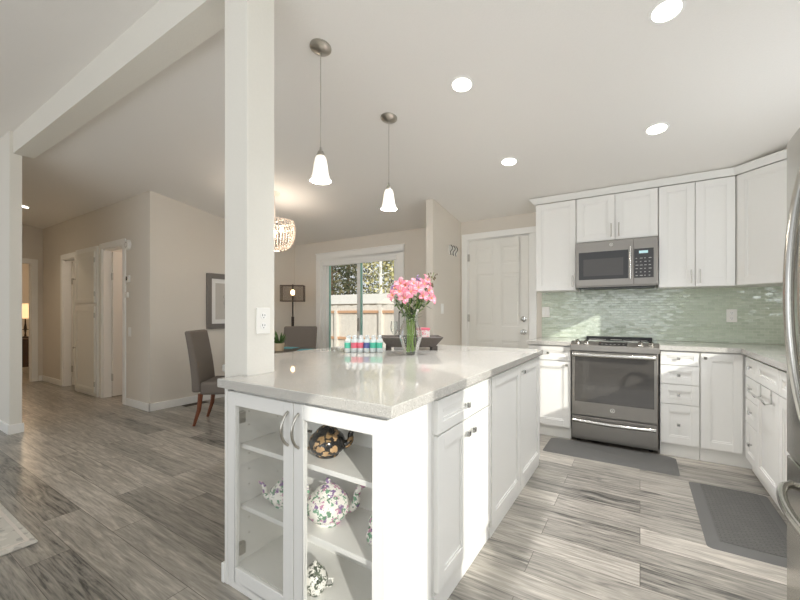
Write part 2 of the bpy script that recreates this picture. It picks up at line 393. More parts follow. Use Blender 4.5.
# baseboards
def bb(name, pts_boxes, parent=None):
    b = MB()
    for q in pts_boxes: b.box(*q)
    return setting(name, b, M_trim, bevel=.004)
bb('baseboard_left', [(-9.1, 1.041, 0, -5.236, 1.055, .095), (-5.25, 1.055, 0, -5.236, 1.159, .095)])
bb('baseboard_hall', [(-8.95, 2.206, 0, -8.02, 2.22, .095), (-5.66, 2.206, 0, -5.016, 2.22, .095)])
bb('baseboard_dining', [(-5.03, 2.206, 0, -5.016, 4.5, .095)])
bb('baseboard_end', [(-8.95, 2.16, 0, -8.936, 2.22, .095)])
bb('baseboard_back', [(-5.016, 4.486, 0, -4.5, 4.5, .095), (-2.8, 4.486, 0, -2.03, 4.5, .095)])
bb('baseboard_stub', [(-2.044, 3.712, 0, -1.928, 3.726, .095), (-1.942, 3.726, 0, -1.928, 4.47, .095), (-2.044, 3.726, 0, -2.03, 4.486, .095)])

# sliding glass door
d = setroot('door_1', (-3.65, 4.5, 0), label='white sliding glass door to the patio')
b = MB()
w = .75
for x0, x1 in ((-w - .1, -w), (w, w + .1)): b.box(x0, -.022, 0, x1, 0, 2.07)
b.box(-w - .1, -.022, 2.07, w + .1, 0, 2.155); b.box(-w - .11, -.028, 2.155, w + .11, 0, 2.175)
b.build('casing', M_trim, d, bevel=.004)
b = MB(); b.box(-w, .0, 0, -w + .035, .12, 2.07); b.box(w - .035, 0, 0, w, .12, 2.07); b.box(-w + .035, 0, 2.03, w - .035, .12, 2.07); b.box(-w + .035, 0, 0, w - .035, .12, .03)
b.build('frame', M_trim, d)
MB().box(-w + .04, .0, 1.965, w - .04, .03, 2.03).build('blind_rail', M_trim, d, bevel=.004)
def slider_panel(x0, x1, y, nm):
    b = MB(); b.box(x0, y, .03, x0 + .06, y + .035, 2.03); b.box(x1 - .06, y, .03, x1, y + .035, 2.03); b.box(x0 + .06, y, 1.97, x1 - .06, y + .035, 2.03); b.box(x0 + .06, y, .03, x1 - .06, y + .035, .12)
    p = b.build('sash', M_trim, d, bevel=.003)
    MB().box(x0 + .06, y + .012, .12, x1 - .06, y + .022, 1.97).build('pane', G_pane, p)
    b = MB(); b.box(x0 + .06, y + .008, .12, x0 + .085, y + .027, 1.97); b.build('glass_edge', G_teal, p)
    return p
slider_panel(-w + .035, .03, .07, 'a'); p = slider_panel(-.03, w - .035, .033, 'b')
MB().box(-.012, .015, .92, .012, .033, 1.12).build('handle', M_nick, p, bevel=.004)

# kitchen six panel door
d = setroot('door_2', (-1.465, 4.5, 0), label='white six panel back door with chrome locks')
hw = .385
b = MB(); b.box(-hw - .075, -.02, 0, -hw, 0, 2.125); b.box(hw, -.02, 0, hw + .075, 0, 2.125); b.box(-hw - .075, -.02, 2.125, hw + .075, 0, 2.2); b.build('casing', M_trim, d, bevel=.004)
b = MB(); b.box(-hw, .0, 0, -hw + .012, .12, 2.125); b.box(hw - .012, 0, 0, hw, .12, 2.125); b.box(-hw + .012, 0, 2.113, hw - .012, .12, 2.125); b.build('jamb', M_trim, d)
sl = MB()
x0, x1 = -hw + .015, hw - .015; y0 = .012
sl.box(x0, y0, .01, x1, y0 + .03, 2.11)
cols = [(x0 + .10, -.045), (.045, x1 - .10)]; rows = [(.22, .86), (1.04, 1.68), (1.80, 2.00)]
fr = []
slab_o = None
b = MB()
# raised stiles and rails in front of the core leave recessed panel fields
yb = y0 - .008
xs = [x0, cols[0][0], cols[0][1], cols[1][0], cols[1][1], x1]
b.box(xs[0], yb, .01, xs[1], y0, 2.11); b.box(xs[2], yb, .01, xs[3], y0, 2.11); b.box(xs[4], yb, .01, xs[5], y0, 2.11)
zz = [.01] + [z for r in rows for z in r] + [2.11]
for c in cols:
    for i in range(0, 8, 2): b.box(c[0], yb, zz[i], c[1], y0, zz[i + 1])
    for r in rows:
        b.prism([(c[0] + .022, r[0] + .022), (c[1] - .022, r[0] + .022), (c[1] - .022, r[1] - .022), (c[0] + .022, r[1] - .022)], 0, 0) if False else None
        b.box(c[0] + .028, yb + .002, r[0] + .028, c[1] - .028, y0, r[1] - .028)
sl.v += []; core = sl.build('slab', M_door, d)
b.build('raised_panels', M_door, d, bevel=.004)
for z, nm in ((1.13, 'deadbolt'), (.977, 'knob')):
    b = MB(Matrix.Translation((hw - .07, yb, z)) @ Matrix.Rotation(R(90), 4, 'X'))
    if nm == 'knob': b.lathe([(.0, 0), (.034, 0), (.034, .006), (.014, .012), (.012, .03), (.026, .042), (.03, .055), (.022, .068), (.0, .072)], 20)
    else: b.lathe([(.0, 0), (.033, 0), (.033, .008), (.026, .014), (.0, .016)], 20); b.box(-.005, -.015, .014, .005, .015, .028)
    b.build(nm, M_chrome, d, smooth=40)
for z in (.22, 1.136, 1.899):
    MB().cyl((-hw + .012, -.004, z - .045), (-hw + .012, -.004, z + .045), .008, 8).box(-hw - .002, -.002, z - .045, -hw + .028, .004, z + .045).build('hinge', M_nick, d)

# hall doors
def hall_door(name, x0, x1, ztop, label, y=2.22):
    d = setroot(name, (x0, y, 0), label=label)
    w = x1 - x0
    b = MB(); b.box(-.075, -.018, 0, 0, 0, ztop + .075); b.box(w, -.018, 0, w + .075, 0, ztop + .075); b.box(0, -.018, ztop, w, 0, ztop + .075); b.build('casing', M_trim, d, bevel=.004)
    b = MB(); b.box(0, 0, 0, .015, .1, ztop); b.box(w - .015, 0, 0, w, .1, ztop); b.box(.015, 0, ztop - .015, w - .015, .1, ztop); b.build('jamb', M_trim, d)
    s = MB().box(.016, .102, .012, .05, .102 + w - .04, ztop - .02).build('slab', M_door, d, bevel=.003)
    for z in (.28, 1.72): MB().cyl((.05, .098, z - .05), (.05, .098, z + .05), .009, 8).box(.02, .094, z - .05, .049, .1015, z + .05).build('hinge', M_nick, d)
    b = MB(Matrix.Translation((.05, .102 + w - .1, 1.0)) @ Matrix.Rotation(R(90), 4, 'Y')); b.lathe([(0, 0), (.03, 0), (.03, .006), (.012, .012), (.012, .03), (.027, .042), (.028, .056), (0, .066)], 16).build('knob', M_nick, s, smooth=40)
    return d
hall_door('door_3', DA[0], DA[1], DA[2], 'open white hall door left of the linen cabinet')
hall_door('door_4', DB[0], DB[1], DB[2], 'open white hall door beside the wall corner')
d = setroot('door_5', (-8.95, 1.3, 0), label='white cased opening at the end of the hall')
b = MB(); b.box(0, -.08, 0, .018, 0, 2.14); b.box(0, .77, 0, .018, .85, 2.14); b.box(0, 0, 2.06, .018, .77, 2.14); b.box(-.1, .757, 0, 0, .77, 2.06); b.box(-.1, 0, 0, 0, .013, 2.06); b.build('casing', M_trim, d, bevel=.004)

# windows in the right wall
def window(name, y0, y1, z0, z1, label):
    d = setroot(name, (1.33, (y0 + y1) / 2, z0), label=label); h = (y1 - y0) / 2; t = z1 - z0
    b = MB(); b.box(-.02, -h - .07, -.07, 0, -h, t + .07); b.box(-.02, h, -.07, 0, h + .07, t + .07); b.box(-.02, -h, t, 0, h, t + .07); b.box(-.03, -h, -.07, 0, h, 0); b.build('casing', M_trim, d, bevel=.003)
    b = MB(); b.box(.05, -h, 0, .08, -h + .03, t); b.box(.05, h - .03, 0, .08, h, t); b.box(.05, -h + .03, t - .03, .08, h - .03, t); b.box(.05, -h + .03, 0, .08, h - .03, .03); b.build('sash', M_trim, d)
    MB().box(.06, -h + .03, .03, .066, h - .03, t - .03).build('pane', G_pane, d)
window('window_1', 2.27, 3.336, 1.27, 2.12, 'window above the sink in the right wall')
window('window_2', -.76, -.13, .97, 2.15, 'narrow window in the right wall')
window('window_3', .09, .95, .97, 2.15, 'wider window in the right wall beside the fridge')

# backsplash
setting('trim_3', MB().box(-.945, 4.488, .93, 1.33, 4.5, 1.445), M_tile, 'pale green glass mosaic backsplash behind the range')
# ------------------------------------------------------------------ cabinets
def shaker(b, x0, z0, x1, z1, fw=.058, t=.02):
    """a frame-and-panel front, outer face at y = -t, back at y = 0"""
    fw = min(fw, (z1 - z0) * .32, (x1 - x0) * .32)
    b.box(x0, -t, z0, x0 + fw, 0, z1); b.box(x1 - fw, -t, z0, x1, 0, z1)
    b.box(x0 + fw, -t, z1 - fw, x1 - fw, 0, z1); b.box(x0 + fw, -t, z0, x1 - fw, 0, z0 + fw)
    b.box(x0 + fw, -t + .009, z0 + fw, x1 - fw, 0, z1 - fw)
    s = .012
    b.box(x0 + fw, -t + .004, z0 + fw, x0 + fw + s, -t + .009, z1 - fw); b.box(x1 - fw - s, -t + .004, z0 + fw, x1 - fw, -t + .009, z1 - fw)
    b.box(x0 + fw + s, -t + .004, z0 + fw, x1 - fw - s, -t + .009, z0 + fw + s); b.box(x0 + fw + s, -t + .004, z1 - fw - s, x1 - fw - s, -t + .009, z1 - fw)
    return b
def knob(par, x, z, y=-.02):
    b = MB(Matrix.Translation((x, y, z)) @ Matrix.Rotation(R(90), 4, 'X'))
    b.lathe([(.0, 0), (.007, 0), (.006, .014)], 10)
    b.prism([(-.013, -.013), (.013, -.013), (.013, .013), (-.013, .013)], .014, .026, [(-.011, -.011), (.011, -.011), (.011, .011), (-.011, .011)])
    return b.build('knob', M_chrome, par, bevel=.002)
def pull(par, x, z0, z1, y=-.02, arch=False, m=None):
    b = MB(); zc = (z0 + z1) / 2
    if arch:
        pts = [(x, y - .034 * math.sin(PI * i / 12) ** .7, z0 + (z1 - z0) * i / 12) for i in range(13)]
        b.tube(pts, .0055, 10)
    else:
        b.tube([(x, y - .026, z0), (x, y - .026, z1)], .005, 10); b.tube([(x, y, z0 + .015), (x, y - .026, z0 + .015)], .004, 8); b.tube([(x, y, z1 - .015), (x, y - .026, z1 - .015)], .004, 8)
    return b.build('bar_pull', M_nick, par, smooth=40)
def cabinet(name, label, cat, loc, rz, w, d, h, fronts, z0=0., toe=None, group=None, body=None):
    c = thing(name, label, cat, loc, rz, group)
    b = MB(); (body(b) if body else b.box(0, 0, z0, w, d, h)); b.build('carcass', M_cab, c, bevel=.002)
    if toe: MB().box(*toe).build('toe_board', M_cab, c, bevel=.002)
    for f in fronts:
        kind, x0, za, x1, zb = f[:5]
        o = shaker(MB(), x0, za, x1, zb).build(kind, M_cab, c, bevel=.0015)
        for hd in f[5:]:
            if hd[0] == 'k': knob(o, hd[1], hd[2])
            else: pull(o, hd[1], hd[2], hd[3], arch=hd[0] == 'a')
    return c
g = .0035
# upper cabinets: local z = 0 at the cabinet underside (world 1.437)
UZ = 1.43; UH = 2.352 - UZ
uo = dict(group='white upper cabinets')
cabinet('upper_cabinet', 'white single door upper cabinet at the far left, beside the back door', 'cabinet', (-.942, 4.19, UZ), 0, .395, .30, UH, [('door', .004, .004, .391, UH - .004, ('p', .365, .03, .15))], **uo)
mz = 1.905 - UZ
cabinet('upper_cabinet', 'short white double door cabinet above the microwave', 'cabinet', (-.545, 4.19, UZ + mz), 0, .685, .30, UH - mz, [('door', .004, .004, .341, UH - mz - .004, ('p', .31, .03, .16)), ('door', .345, .004, .681, UH - mz - .004, ('p', .375, .03, .16))], **uo)
cabinet('upper_cabinet', 'tall white double door upper cabinet right of the microwave', 'cabinet', (.143, 4.19, UZ), 0, .535, .30, UH, [('door', .004, .004, .262, UH - .004, ('p', .236, .03, .15)), ('door', .268, .004, .531, UH - .004, ('p', .298, .03, .15))], **uo)
def diag(b):
    # pentagon corner body, local frame rotated -45 degrees
    P = [(.681, 4.19), (.681, 4.492), (1.325, 4.492), (1.325, 3.871), (1.0, 3.871)]
    Mi = T(.681, 4.19, 0, R(-45)).inverted()
    b.prism([tuple((Mi @ Vector((x, y, 0)))[:2]) for x, y in P], 0, UH)
cabinet('corner_cabinet', 'white diagonal corner upper cabinet beside the fridge', 'cabinet', (.681, 4.19, UZ), R(-45), .45, .3, UH, [('door', .024, .004, .436, UH - .004, ('p', .405, .03, .15))], body=diag, **uo)
# crown moulding following the cabinet tops
def sweep(pts, prof):
    """pts: plan polyline; prof: (outward offset, z); outward = right of travel"""
    b = MB(); n = len(pts); rows = []
    for i, p in enumerate(pts):
        p = Vector(p)
        ds = []
        if i > 0: ds.append((p - Vector(pts[i - 1])).normalized())
        if i < n - 1: ds.append((Vector(pts[i + 1]) - p).normalized())
        ns = [Vector((q.y, -q.x)) for q in ds]
        nn = ns[0] if len(ns) == 1 else (ns[0] + ns[1]) / (1 + ns[0].dot(ns[1]))
        rows.append([(p.x + nn.x * o, p.y + nn.y * o, z) for o, z in prof])
    vs = [q for r in rows for q in r]; k = len(prof); fs = []
    for i in range(n - 1):
        for j in range(k): fs.append((i * k + j, i * k + (j + 1) % k, (i + 1) * k + (j + 1) % k, (i + 1) * k + j))
    fs += [tuple(range(k)), tuple((n - 1) * k + j for j in range(k))[::-1]]
    return b.add(vs, fs)
setting('trim_4', sweep([(-.942, 4.49), (-.942, 4.17), (.674, 4.17), (1.0, 3.845), (1.328, 3.845)], [(0, 2.354), (.012, 2.354), (.05, 2.398), (.056, 2.398), (.056, 2.407), (0, 2.407)]), M_cab, 'white crown moulding on top of the upper cabinets')

# base cabinets, faces at y = 3.88
F = 3.88; D = .6; bo = dict(group='white base cabinets')
cabinet('base_cabinet', 'white base cabinet left of the range, one drawer over a door', 'cabinet', (-.942, F, 0), 0, .392, D, .888, [('drawer', .004, .745, .388, .878, ('k', .19, .815)), ('door', .004, .115, .388, .738, ('k', .355, .705))], .1, (0, .012, 0, .392, .03, .1), **bo)
cabinet('drawer_cabinet', 'white four drawer base cabinet right of the range', 'cabinet', (.143, F, 0), 0, .265, D, .888, [('drawer', .004, za, .261, zb, ('k', .125, (za + zb) / 2)) for za, zb in ((.768, .878), (.61, .762), (.445, .604), (.115, .439))], .1, (0, .012, 0, .265, .03, .1), **bo)
cabinet('base_cabinet', 'white single door base cabinet in the corner', 'cabinet', (.41, F, 0), 0, .278, D, .888, [('door', .004, .115, .258, .878, ('k', .03, .84))], .1, (0, .012, 0, .32, .03, .1), **bo)
# right run faces -X (x = .69): local x runs toward -Y
XR = .69
cabinet('drawer_cabinet', 'narrow white four drawer cabinet under the worktop right of the corner', 'cabinet', (XR, 3.86, 0), R(-90), .40, D, .888, [('drawer', .075, za, .396, zb, ('k', .265, (za + zb) / 2 + .01)) for za, zb in ((.732, .872), (.57, .726), (.395, .564), (.115, .389))], .1, (0, .03, 0, .40, .05, .1), **bo)
sinkc = cabinet('sink_cabinet', 'white sink base cabinet with false front beside the fridge', 'cabinet', (XR, 3.46, 0), R(-90), .96, D, .70, [('false_front', .004, .732, .476, .872), ('false_front', .484, .732, .956, .872), ('door', .004, .115, .476, .726), ('door', .484, .115, .956, .726)], .1, (0, .03, 0, .96, .05, .1), **bo)
cabinet('base_cabinet', 'white base cabinet between the sink and the fridge', 'cabinet', (XR, 2.5, 0), R(-90), .55, D, .888, [('door', .004, .115, .546, .872, ('k', .05, .82))], .1, (0, .03, 0, .55, .05, .1), **bo)
# over-door towel bar
t_ = thing('towel_bar', 'chrome over-door towel bar on the sink cabinet door', 'towel bar', (XR - .02, 3.24, .735), R(-90))
b = MB(); b.tube([(-.17, -.05, -.065), (.17, -.05, -.065)], .006, 10); b.build('bar', M_chrome, t_, smooth=40)
for sx in (-.12, .12):
    b = MB(); b.box(sx - .012, -.003, -.085, sx + .012, -.001, -.007); b.tube([(sx, -.002, -.085), (sx, -.03, -.092), (sx, -.05, -.065)], .005, 8); b.build('hook', M_chrome, t_, smooth=40)

# worktops
tag(MB().box(-.95, 3.84, .89, -.547, 4.488, .928).build('worktop', M_quartz, bevel=.003), 'short white quartz worktop left of the range', 'worktop', 'quartz worktops')
XC = .655
b = MB(); b.prism([(.139, 3.84), (XC, 3.84), (XC, 3.40), (1.328, 3.40), (1.328, 4.488), (.139, 4.488)], .89, .928)
b.box(XC, 2.62, .89, .76, 3.40, .928); b.box(1.18, 2.62, .89, 1.328, 3.40, .928); b.box(XC, 1.96, .89, 1.328, 2.62, .928)
tag(b.build('worktop', M_quartz), 'L-shaped white quartz worktop right of the range around the sink', 'worktop', 'quartz worktops')
s = thing('kitchen_sink', 'stainless undermount sink set in the worktop under the window', 'sink', (.97, 3.01, .9))
b = MB(); b.box(-.208, -.388, -.19, .208, .388, -.185); b.box(-.21, -.39, -.19, -.205, .39, -.012); b.box(.205, -.39, -.19, .21, .39, -.012); b.box(-.205, -.39, -.19, .205, -.385, -.012); b.box(-.205, .385, -.19, .205, .39, -.012); b.build('basin', M_steel, s)
MB().lathe([(0, 0), (.04, 0), (.04, .004), (.02, .003), (0, .002)], 16, (0, 0, -.185)).build('drain', M_chrome, s)
f = thing('faucet', 'tall arched chrome faucet behind the sink', 'faucet', (1.25, 3.0, .928))
MB().lathe([(0, 0), (.028, 0), (.028, .01), (.018, .03), (.016, .06), (0, .06)], 16).build('base', M_chrome, f, smooth=40)
MB().tube([(0, 0, .05), (0, 0, .25)] + [(-.1 + .1 * math.cos(a), 0, .25 + .1 * math.sin(a)) for a in [PI * i / 12 for i in range(1, 13)]] + [(-.2, 0, .2)], .013, 12).build('spout', M_chrome, f, smooth=40)
MB().tube([(.0, .02, .06), (0, .08, .1)], .007, 8).build('lever', M_chrome, f, smooth=40)

# ------------------------------------------------------------------ range
def logo(par, x, y, z, r, M, m):
    b = MB(M @ Matrix.Translation((x, y, z)) @ Matrix.Rotation(R(90), 4, 'X'))
    b.tube([(r * math.cos(a), r * math.sin(a), 0) for a in [2 * PI * i / 24 for i in range(25)]], r * .09, 6)
    for sx, ph in ((-.42, 0), (.36, 0)):
        k = .42 * r
        b.tube([(sx * r + k * .8 * math.cos(a), k * 1.35 * math.sin(a), 0) for a in [R(60 + 27 * i) for i in range(11)]], r * .08, 6)
    b.tube([(-.42 * r + .0, -.05 * r, 0), (-.05 * r, -.05 * r, 0), (-.08 * r, -.6 * r, 0)], r * .07, 6)
    b.tube([(.2 * r, 0, 0), (.5 * r, .02 * r, 0)], r * .07, 6)
    return b.build('logo', m, par)
RW = .672
r_ = thing('kitchen_range', 'slate stainless slide-in range with dark glass oven door', 'range', (-.541, 3.86, 0))
MB().box(0, 0, .03, RW, .615, .905).build('body', M_slate, r_, bevel=.003)
for fx in (.05, RW - .05): MB().cyl((fx, .06, 0), (fx, .06, .031), .018, 10).build('foot', M_black, r_)
b = MB(); b.box(-.006, .03, .906, RW + .006, .622, .934); ck = b.build('cooktop', M_bglass, r_, bevel=.004)
MB().box(.06, .575, .934, RW - .03, .622, .956).build('rear_trim', M_black, ck, bevel=.004)
for bx, by, br in ((.18, .18, .1), (.5, .18, .08), (.18, .42, .075), (.5, .42, .1), (.34, .46, .05)):
    MB().lathe([(br, 0), (br, .0012), (br - .003, .0012), (br - .003, 0)], 28, (bx, by, .934), False).build('burner_ring', M_print, ck)
b = MB(); b.add([(-.008, -.05, .855), (RW + .008, -.05, .855), (RW + .008, .03, .905), (-.008, .03, .905), (-.008, -.05, .905), (RW + .008, -.05, .905), (RW + .008, .035, .94), (-.008, .035, .94)],
                [(3, 2, 1, 0), (4, 5, 6, 7), (0, 1, 5, 4), (1, 2, 6, 5), (2, 3, 7, 6), (3, 0, 4, 7)])
cp = b.build('control_panel', M_slate, r_, bevel=.003)
tl = math.atan2(.035, .085)
for i, kx in enumerate((.05, .125, .545, .62)):
    b = MB(Matrix.Translation((kx, -.012, .921)) @ Matrix.Rotation(tl, 4, 'X')); b.lathe([(0, 0), (.024, 0), (.024, .006), (.018, .010), (.017, .03), (.0, .031)], 18); b.box(-.003, -.017, .03, .003, .017, .036)
    b.build('knob', M_steel, cp, smooth=40)
b = MB(Matrix.Translation((RW / 2, -.012, .9215)) @ Matrix.Rotation(tl, 4, 'X')); b.box(-.11, -.03, -.002, .11, .03, .002); dsp = b.build('display', M_bglass, cp)
b = MB(Matrix.Translation((RW / 2, -.012, .924)) @ Matrix.Rotation(tl, 4, 'X'))
for i in range(6): b.box(-.09 + i * .033, -.012, 0, -.075 + i * .033, -.008, .0004)
b.build('touch_marks', M_print, dsp)
dz0, dz1 = .262, .848
b = MB(); b.box(.004, -.03, dz0, RW - .004, -.002, dz1); od = b.build('oven_door', M_slate, r_, bevel=.004)
b = MB(); b.box(.03, -.034, .385, RW - .03, -.0295, .795); b.build('window', M_oven, od, bevel=.001)
b = MB(); b.tube([(.02, -.085, .82), (RW - .02, -.085, .82)], .02, 14); b.box(.03, -.085, .81, .055, -.03, .83); b.box(RW - .055, -.085, .81, RW - .03, -.03, .83); b.build('handle', M_steel, od, smooth=40)
logo(od, .335, -.031, .33, .017, Matrix.Identity(4), M_plate)
b = MB(); b.box(.004, -.028, .055, RW - .004, -.002, .25); dr = b.build('drawer', M_slate, r_, bevel=.004)
b = MB(); b.tube([(.02, -.07, .215), (.2, -.078, .212), (RW / 2, -.08, .211), (RW - .2, -.078, .212), (RW - .02, -.07, .215)], .017, 12); b.box(.03, -.07, .207, .05, -.028, .223); b.box(RW - .05, -.07, .207, RW - .03, -.028, .223); b.build('handle', M_steel, dr, smooth=40)

# ------------------------------------------------------------------ microwave
m_ = thing('microwave', 'stainless microwave hung above the range', 'microwave', (-.543, 4.15, 1.452))
MH = .448
MB().box(0, 0, 0, RW + .008, .335, MH).build('body', M_slate, m_, bevel=.003)
b = MB(); b.box(.002, -.02, .012, .49, -.001, MH - .002); md = b.build('door', M_slate, m_, bevel=.003)
MB().box(.028, -.023, .075, .45, -.0195, .345).build('glass', M_bglass, md, bevel=.001)
MB().box(.07, -.0235, .11, .41, -.0229, .275).build('window', M_oven, md)
b = MB(); b.tube([(.466, -.05, .07), (.466, -.05, .37)], .009, 10); b.box(.458, -.05, .08, .474, -.02, .1); b.box(.458, -.05, .34, .474, -.02, .36); b.build('handle', M_steel, md, smooth=40)
logo(md, .31, -.021, .405, .014, Matrix.Identity(4), M_plate)
b = MB(); b.box(.493, -.02, .012, RW + .006, -.001, MH - .002); mp_ = b.build('control_panel', M_slate, m_, bevel=.003)
pn = MB().box(.497, -.0225, .075, .648, -.0195, .345).build('key_panel', M_bglass, mp_)
MB().box(.535, -.0235, .30, .605, -.0224, .325).build('display', M_glow, pn)
for i in range(4):
    for j in range(6): MB().box(.508 + i * .034, -.0232, .092 + j * .032, .508 + i * .034 + random.choice((.012, .018, .022)), -.0224, .099 + j * .032).build('key', M_print, pn)
b = MB(); b.box(.02, .01, -.012, RW - .012, .28, 0); b.build('vent_base', M_black, m_)

# ------------------------------------------------------------------ fridge
fr_ = thing('refrigerator', 'stainless french door refrigerator at the right edge', 'refrigerator', (.44, 1.112, 0))
FW = .785
MB().box(.085, 0, .05, .88, FW, 1.79).build('body', M_slate, fr_, bevel=.004)
for fy in (.06, FW - .06): MB().cyl((.15, fy, 0), (.15, fy, .055), .02, 10).build('foot', M_black, fr_)
def fdoor(y0, y1, z0, z1, nm):
    n = 8; pts = [(.08, y0)] + [(.0 + .006 * (2 * (i / n) - 1) ** 2, y0 + (y1 - y0) * i / n) for i in range(n + 1)] + [(.08, y1)]
    return MB().prism(pts, z0, z1).build(nm, M_steel, fr_, bevel=.004, smooth=35)
d1 = fdoor(.002, FW / 2 - .002, .70, 1.81, 'door'); d2 = fdoor(FW / 2 + .002, FW - .002, .70, 1.81, 'door'); d3 = fdoor(.002, FW - .002, .06, .69, 'freezer_drawer')
for dd, y in ((d1, FW / 2 - .06), (d2, FW / 2 + .06)):
    b = MB(); b.tube([(.010 - .078 * math.sin(PI * i / 16) ** .5, y, .79 + .93 * i / 16) for i in range(17)], .0125, 12); b.build('handle', M_steel, dd, smooth=40)
b = MB(); b.tube([(.010 - .078 * math.sin(PI * i / 16) ** .5, .06 + (FW - .12) * i / 16, .605) for i in range(17)], .0135, 12); b.build('handle', M_steel, d3, smooth=40)

# ------------------------------------------------------------------ island
IX = -.685
isl = dict(group='white island cabinets')
dc = thing('display_cabinet', 'white island end cabinet with two glass doors and teapots inside', 'cabinet', (-1.522, 1.01, 0), 0, 'white island cabinets')
DW = 1.522 + IX; DD = .295; top = .868
for x0 in (0, DW - .022): MB().box(x0, 0, 0, x0 + .022, DD, top).build('side_panel', M_cab, dc, bevel=.002)
MB().box(.022, DD - .012, .05, DW - .022, DD, top).build('back_panel', M_cab, dc)
MB().box(.022, 0, .05, DW - .022, DD - .012, .095).build('bottom_panel', M_cab, dc)
MB().box(.022, 0, top - .02, DW - .022, DD - .012, top).build('top_panel', M_cab, dc)
for z in (.35, .62): MB().box(.023, .02, z - .02, DW - .023, DD - .013, z).build('shelf', M_cab, dc, bevel=.002)
for z in (.2, .27, .42, .49, .56, .69, .75):
    for y in (.06, .22): MB().box(.022, y, z, .0228, y + .006, z + .006).build('shelf_pin', M_nick, dc)
def gdoor(x0, x1, px_, hx):
    fw = .052; z0, z1 = .035, .855
    b = MB(); b.box(x0, -.02, z0, x0 + fw, -.001, z1); b.box(x1 - fw, -.02, z0, x1, -.001, z1); b.box(x0 + fw, -.02, z1 - fw - .005, x1 - fw, -.001, z1); b.box(x0 + fw, -.02, z0, x1 - fw, -.001, z0 + fw + .008)
    o = b.build('door', M_cab, dc, bevel=.003)
    MB().box(x0 + fw, -.013, z0 + fw, x1 - fw, -.009, z1 - fw).build('pane', G_cab, o)
    pull(o, px_, .69, .82, arch=True)
    for z in (.16, .74): MB().box(hx, .0, z - .025, hx + .02, .03, z + .025).build('hinge', M_nick, o)
mid = .406
MB().box(-.036, -.02, 0, -.0145, .068, .868).build('filler_strip', M_cab, dc, bevel=.002)
MB().box(-.0145, -.018, 0, DW, -.001, .033).build('toe_board', M_cab, dc, bevel=.002)
gdoor(-.012, mid - .002, mid - .028, .024); gdoor(mid + .002, DW - .002, mid + .03, DW - .046)
MB().box(-.056, -.024, 0, -.0365, .066, .085).build('base_trim', M_trim, dc, bevel=.003)
# base cabinet with one wide drawer over two doors (faces +X: local x -> +Y)
cabinet('island_base_cabinet', 'white island cabinet with one wide drawer over two doors', 'cabinet', (IX, 1.312, 0), R(90), .63, .6, .868,
        [('drawer', .006, .722, .624, .856, ('k', .275, .788)), ('door', .006, .10, .306, .714, ('k', .275, .66)), ('door', .312, .10, .624, .714, ('k', .342, .66))], 0, (0, -.006, 0, .63, 0, .09), **isl)
cabinet('island_base_cabinet', 'white island cabinet with two tall doors near the range', 'cabinet', (IX, 1.945, 0), R(90), 1.15, .6, .868,
        [('door', .012, .06, .57, .856), ('door', .576, .06, 1.138, .856, ('k', .60, .81))], 0, (0, -.012, 0, 1.15, 0, .055), **isl)
tag(MB().box(-1.62, 1.312, 0, -1.29, 3.095, .868).build('island_back_cabinet', M_cab, bevel=.003), 'plain white cabinet back of the island under the breakfast bar', 'cabinet', 'white island cabinets')
tp = [(-1.575, .965), (-.645, .965), (-.645, 3.115), (-2.2, 3.115), (-2.2, 1.47), (-1.97, 1.239), (-1.521, 1.239), (-1.521, 1.076), (-1.575, 1.076)]
b = MB(); b.prism(tp, .872, .911)
tag(b.build('island_worktop', M_quartz, bevel=.003), 'large glossy white quartz worktop on the island', 'worktop', 'quartz worktops')
setting('trim_5', MB().box(-1.521, .985, .8685, -.66, 1.30, .8718).box(-.70, 1.30, .8685, -.66, 3.095, .8718), M_quartz, 'thin underlay lip below the island worktop')

# ------------------------------------------------------------------ mats and rug
def floor_mat(name, label, pts, h=.016, inset=.035, group=None):
    n = len(pts); c = Vector((sum(p[0] for p in pts) / n, sum(p[1] for p in pts) / n))
    rp = []
    for i, p in enumerate(pts):
        p = Vector(p); a = (Vector(pts[i - 1]) - p).normalized(); q = (Vector(pts[(i + 1) % n]) - p).normalized(); r = .03
        for k in range(5):
            t = k / 4; rp.append(tuple((p + a * r) * (1 - t) ** 2 + p * 2 * t * (1 - t) + (p + q * r) * t * t))
    inn = []
    for p in rp:
        p = Vector(p); v = c - p; inn.append((p.x + math.copysign(inset, v.x), p.y + math.copysign(inset, v.y)))
    o = MB().prism(rp, 0, h, inn).build(name, M_mat, smooth=50)
    return tag(o, label, 'mat', group)
floor_mat('floor_mat', 'long grey anti-fatigue mat in front of the range', [(-.72, 3.43), (.25, 3.43), (.25, 3.845), (-.72, 3.845)], group='grey kitchen mats')
m2 = floor_mat('floor_mat', 'grey textured anti-fatigue mat in front of the sink cabinets', [(.29, 2.47), (.70, 2.47), (.70, 3.37), (.29, 3.37)], .02, .05, 'grey kitchen mats')
M_mat2, N, L, B = mk('mat_weave'); t = N.new('ShaderNodeTexCoord'); bk = N.new('ShaderNodeTexBrick'); bk.inputs['Scale'].default_value = 1; bk.inputs['Brick Width'].default_value = .04; bk.inputs['Row Height'].default_value = .014; bk.inputs['Mortar Size'].default_value = .003
bk.inputs['Color1'].default_value = (*lin((94, 93, 89)), 1); bk.inputs['Color2'].default_value = (*lin((84, 83, 80)), 1); bk.inputs['Mortar'].default_value = (*lin((70, 69, 66)), 1)
L.new(t.outputs['Object'], bk.inputs['Vector']); L.new(bk.outputs['Color'], B.inputs['Base Color']); B.inputs['Roughness'].default_value = .6
bu = N.new('ShaderNodeBump'); bu.invert = True; bu.inputs['Strength'].default_value = .5; bu.inputs['Distance'].default_value = .004; L.new(bk.outputs['Fac'], bu.inputs['Height']); L.new(bu.outputs[0], B.inputs['Normal'])
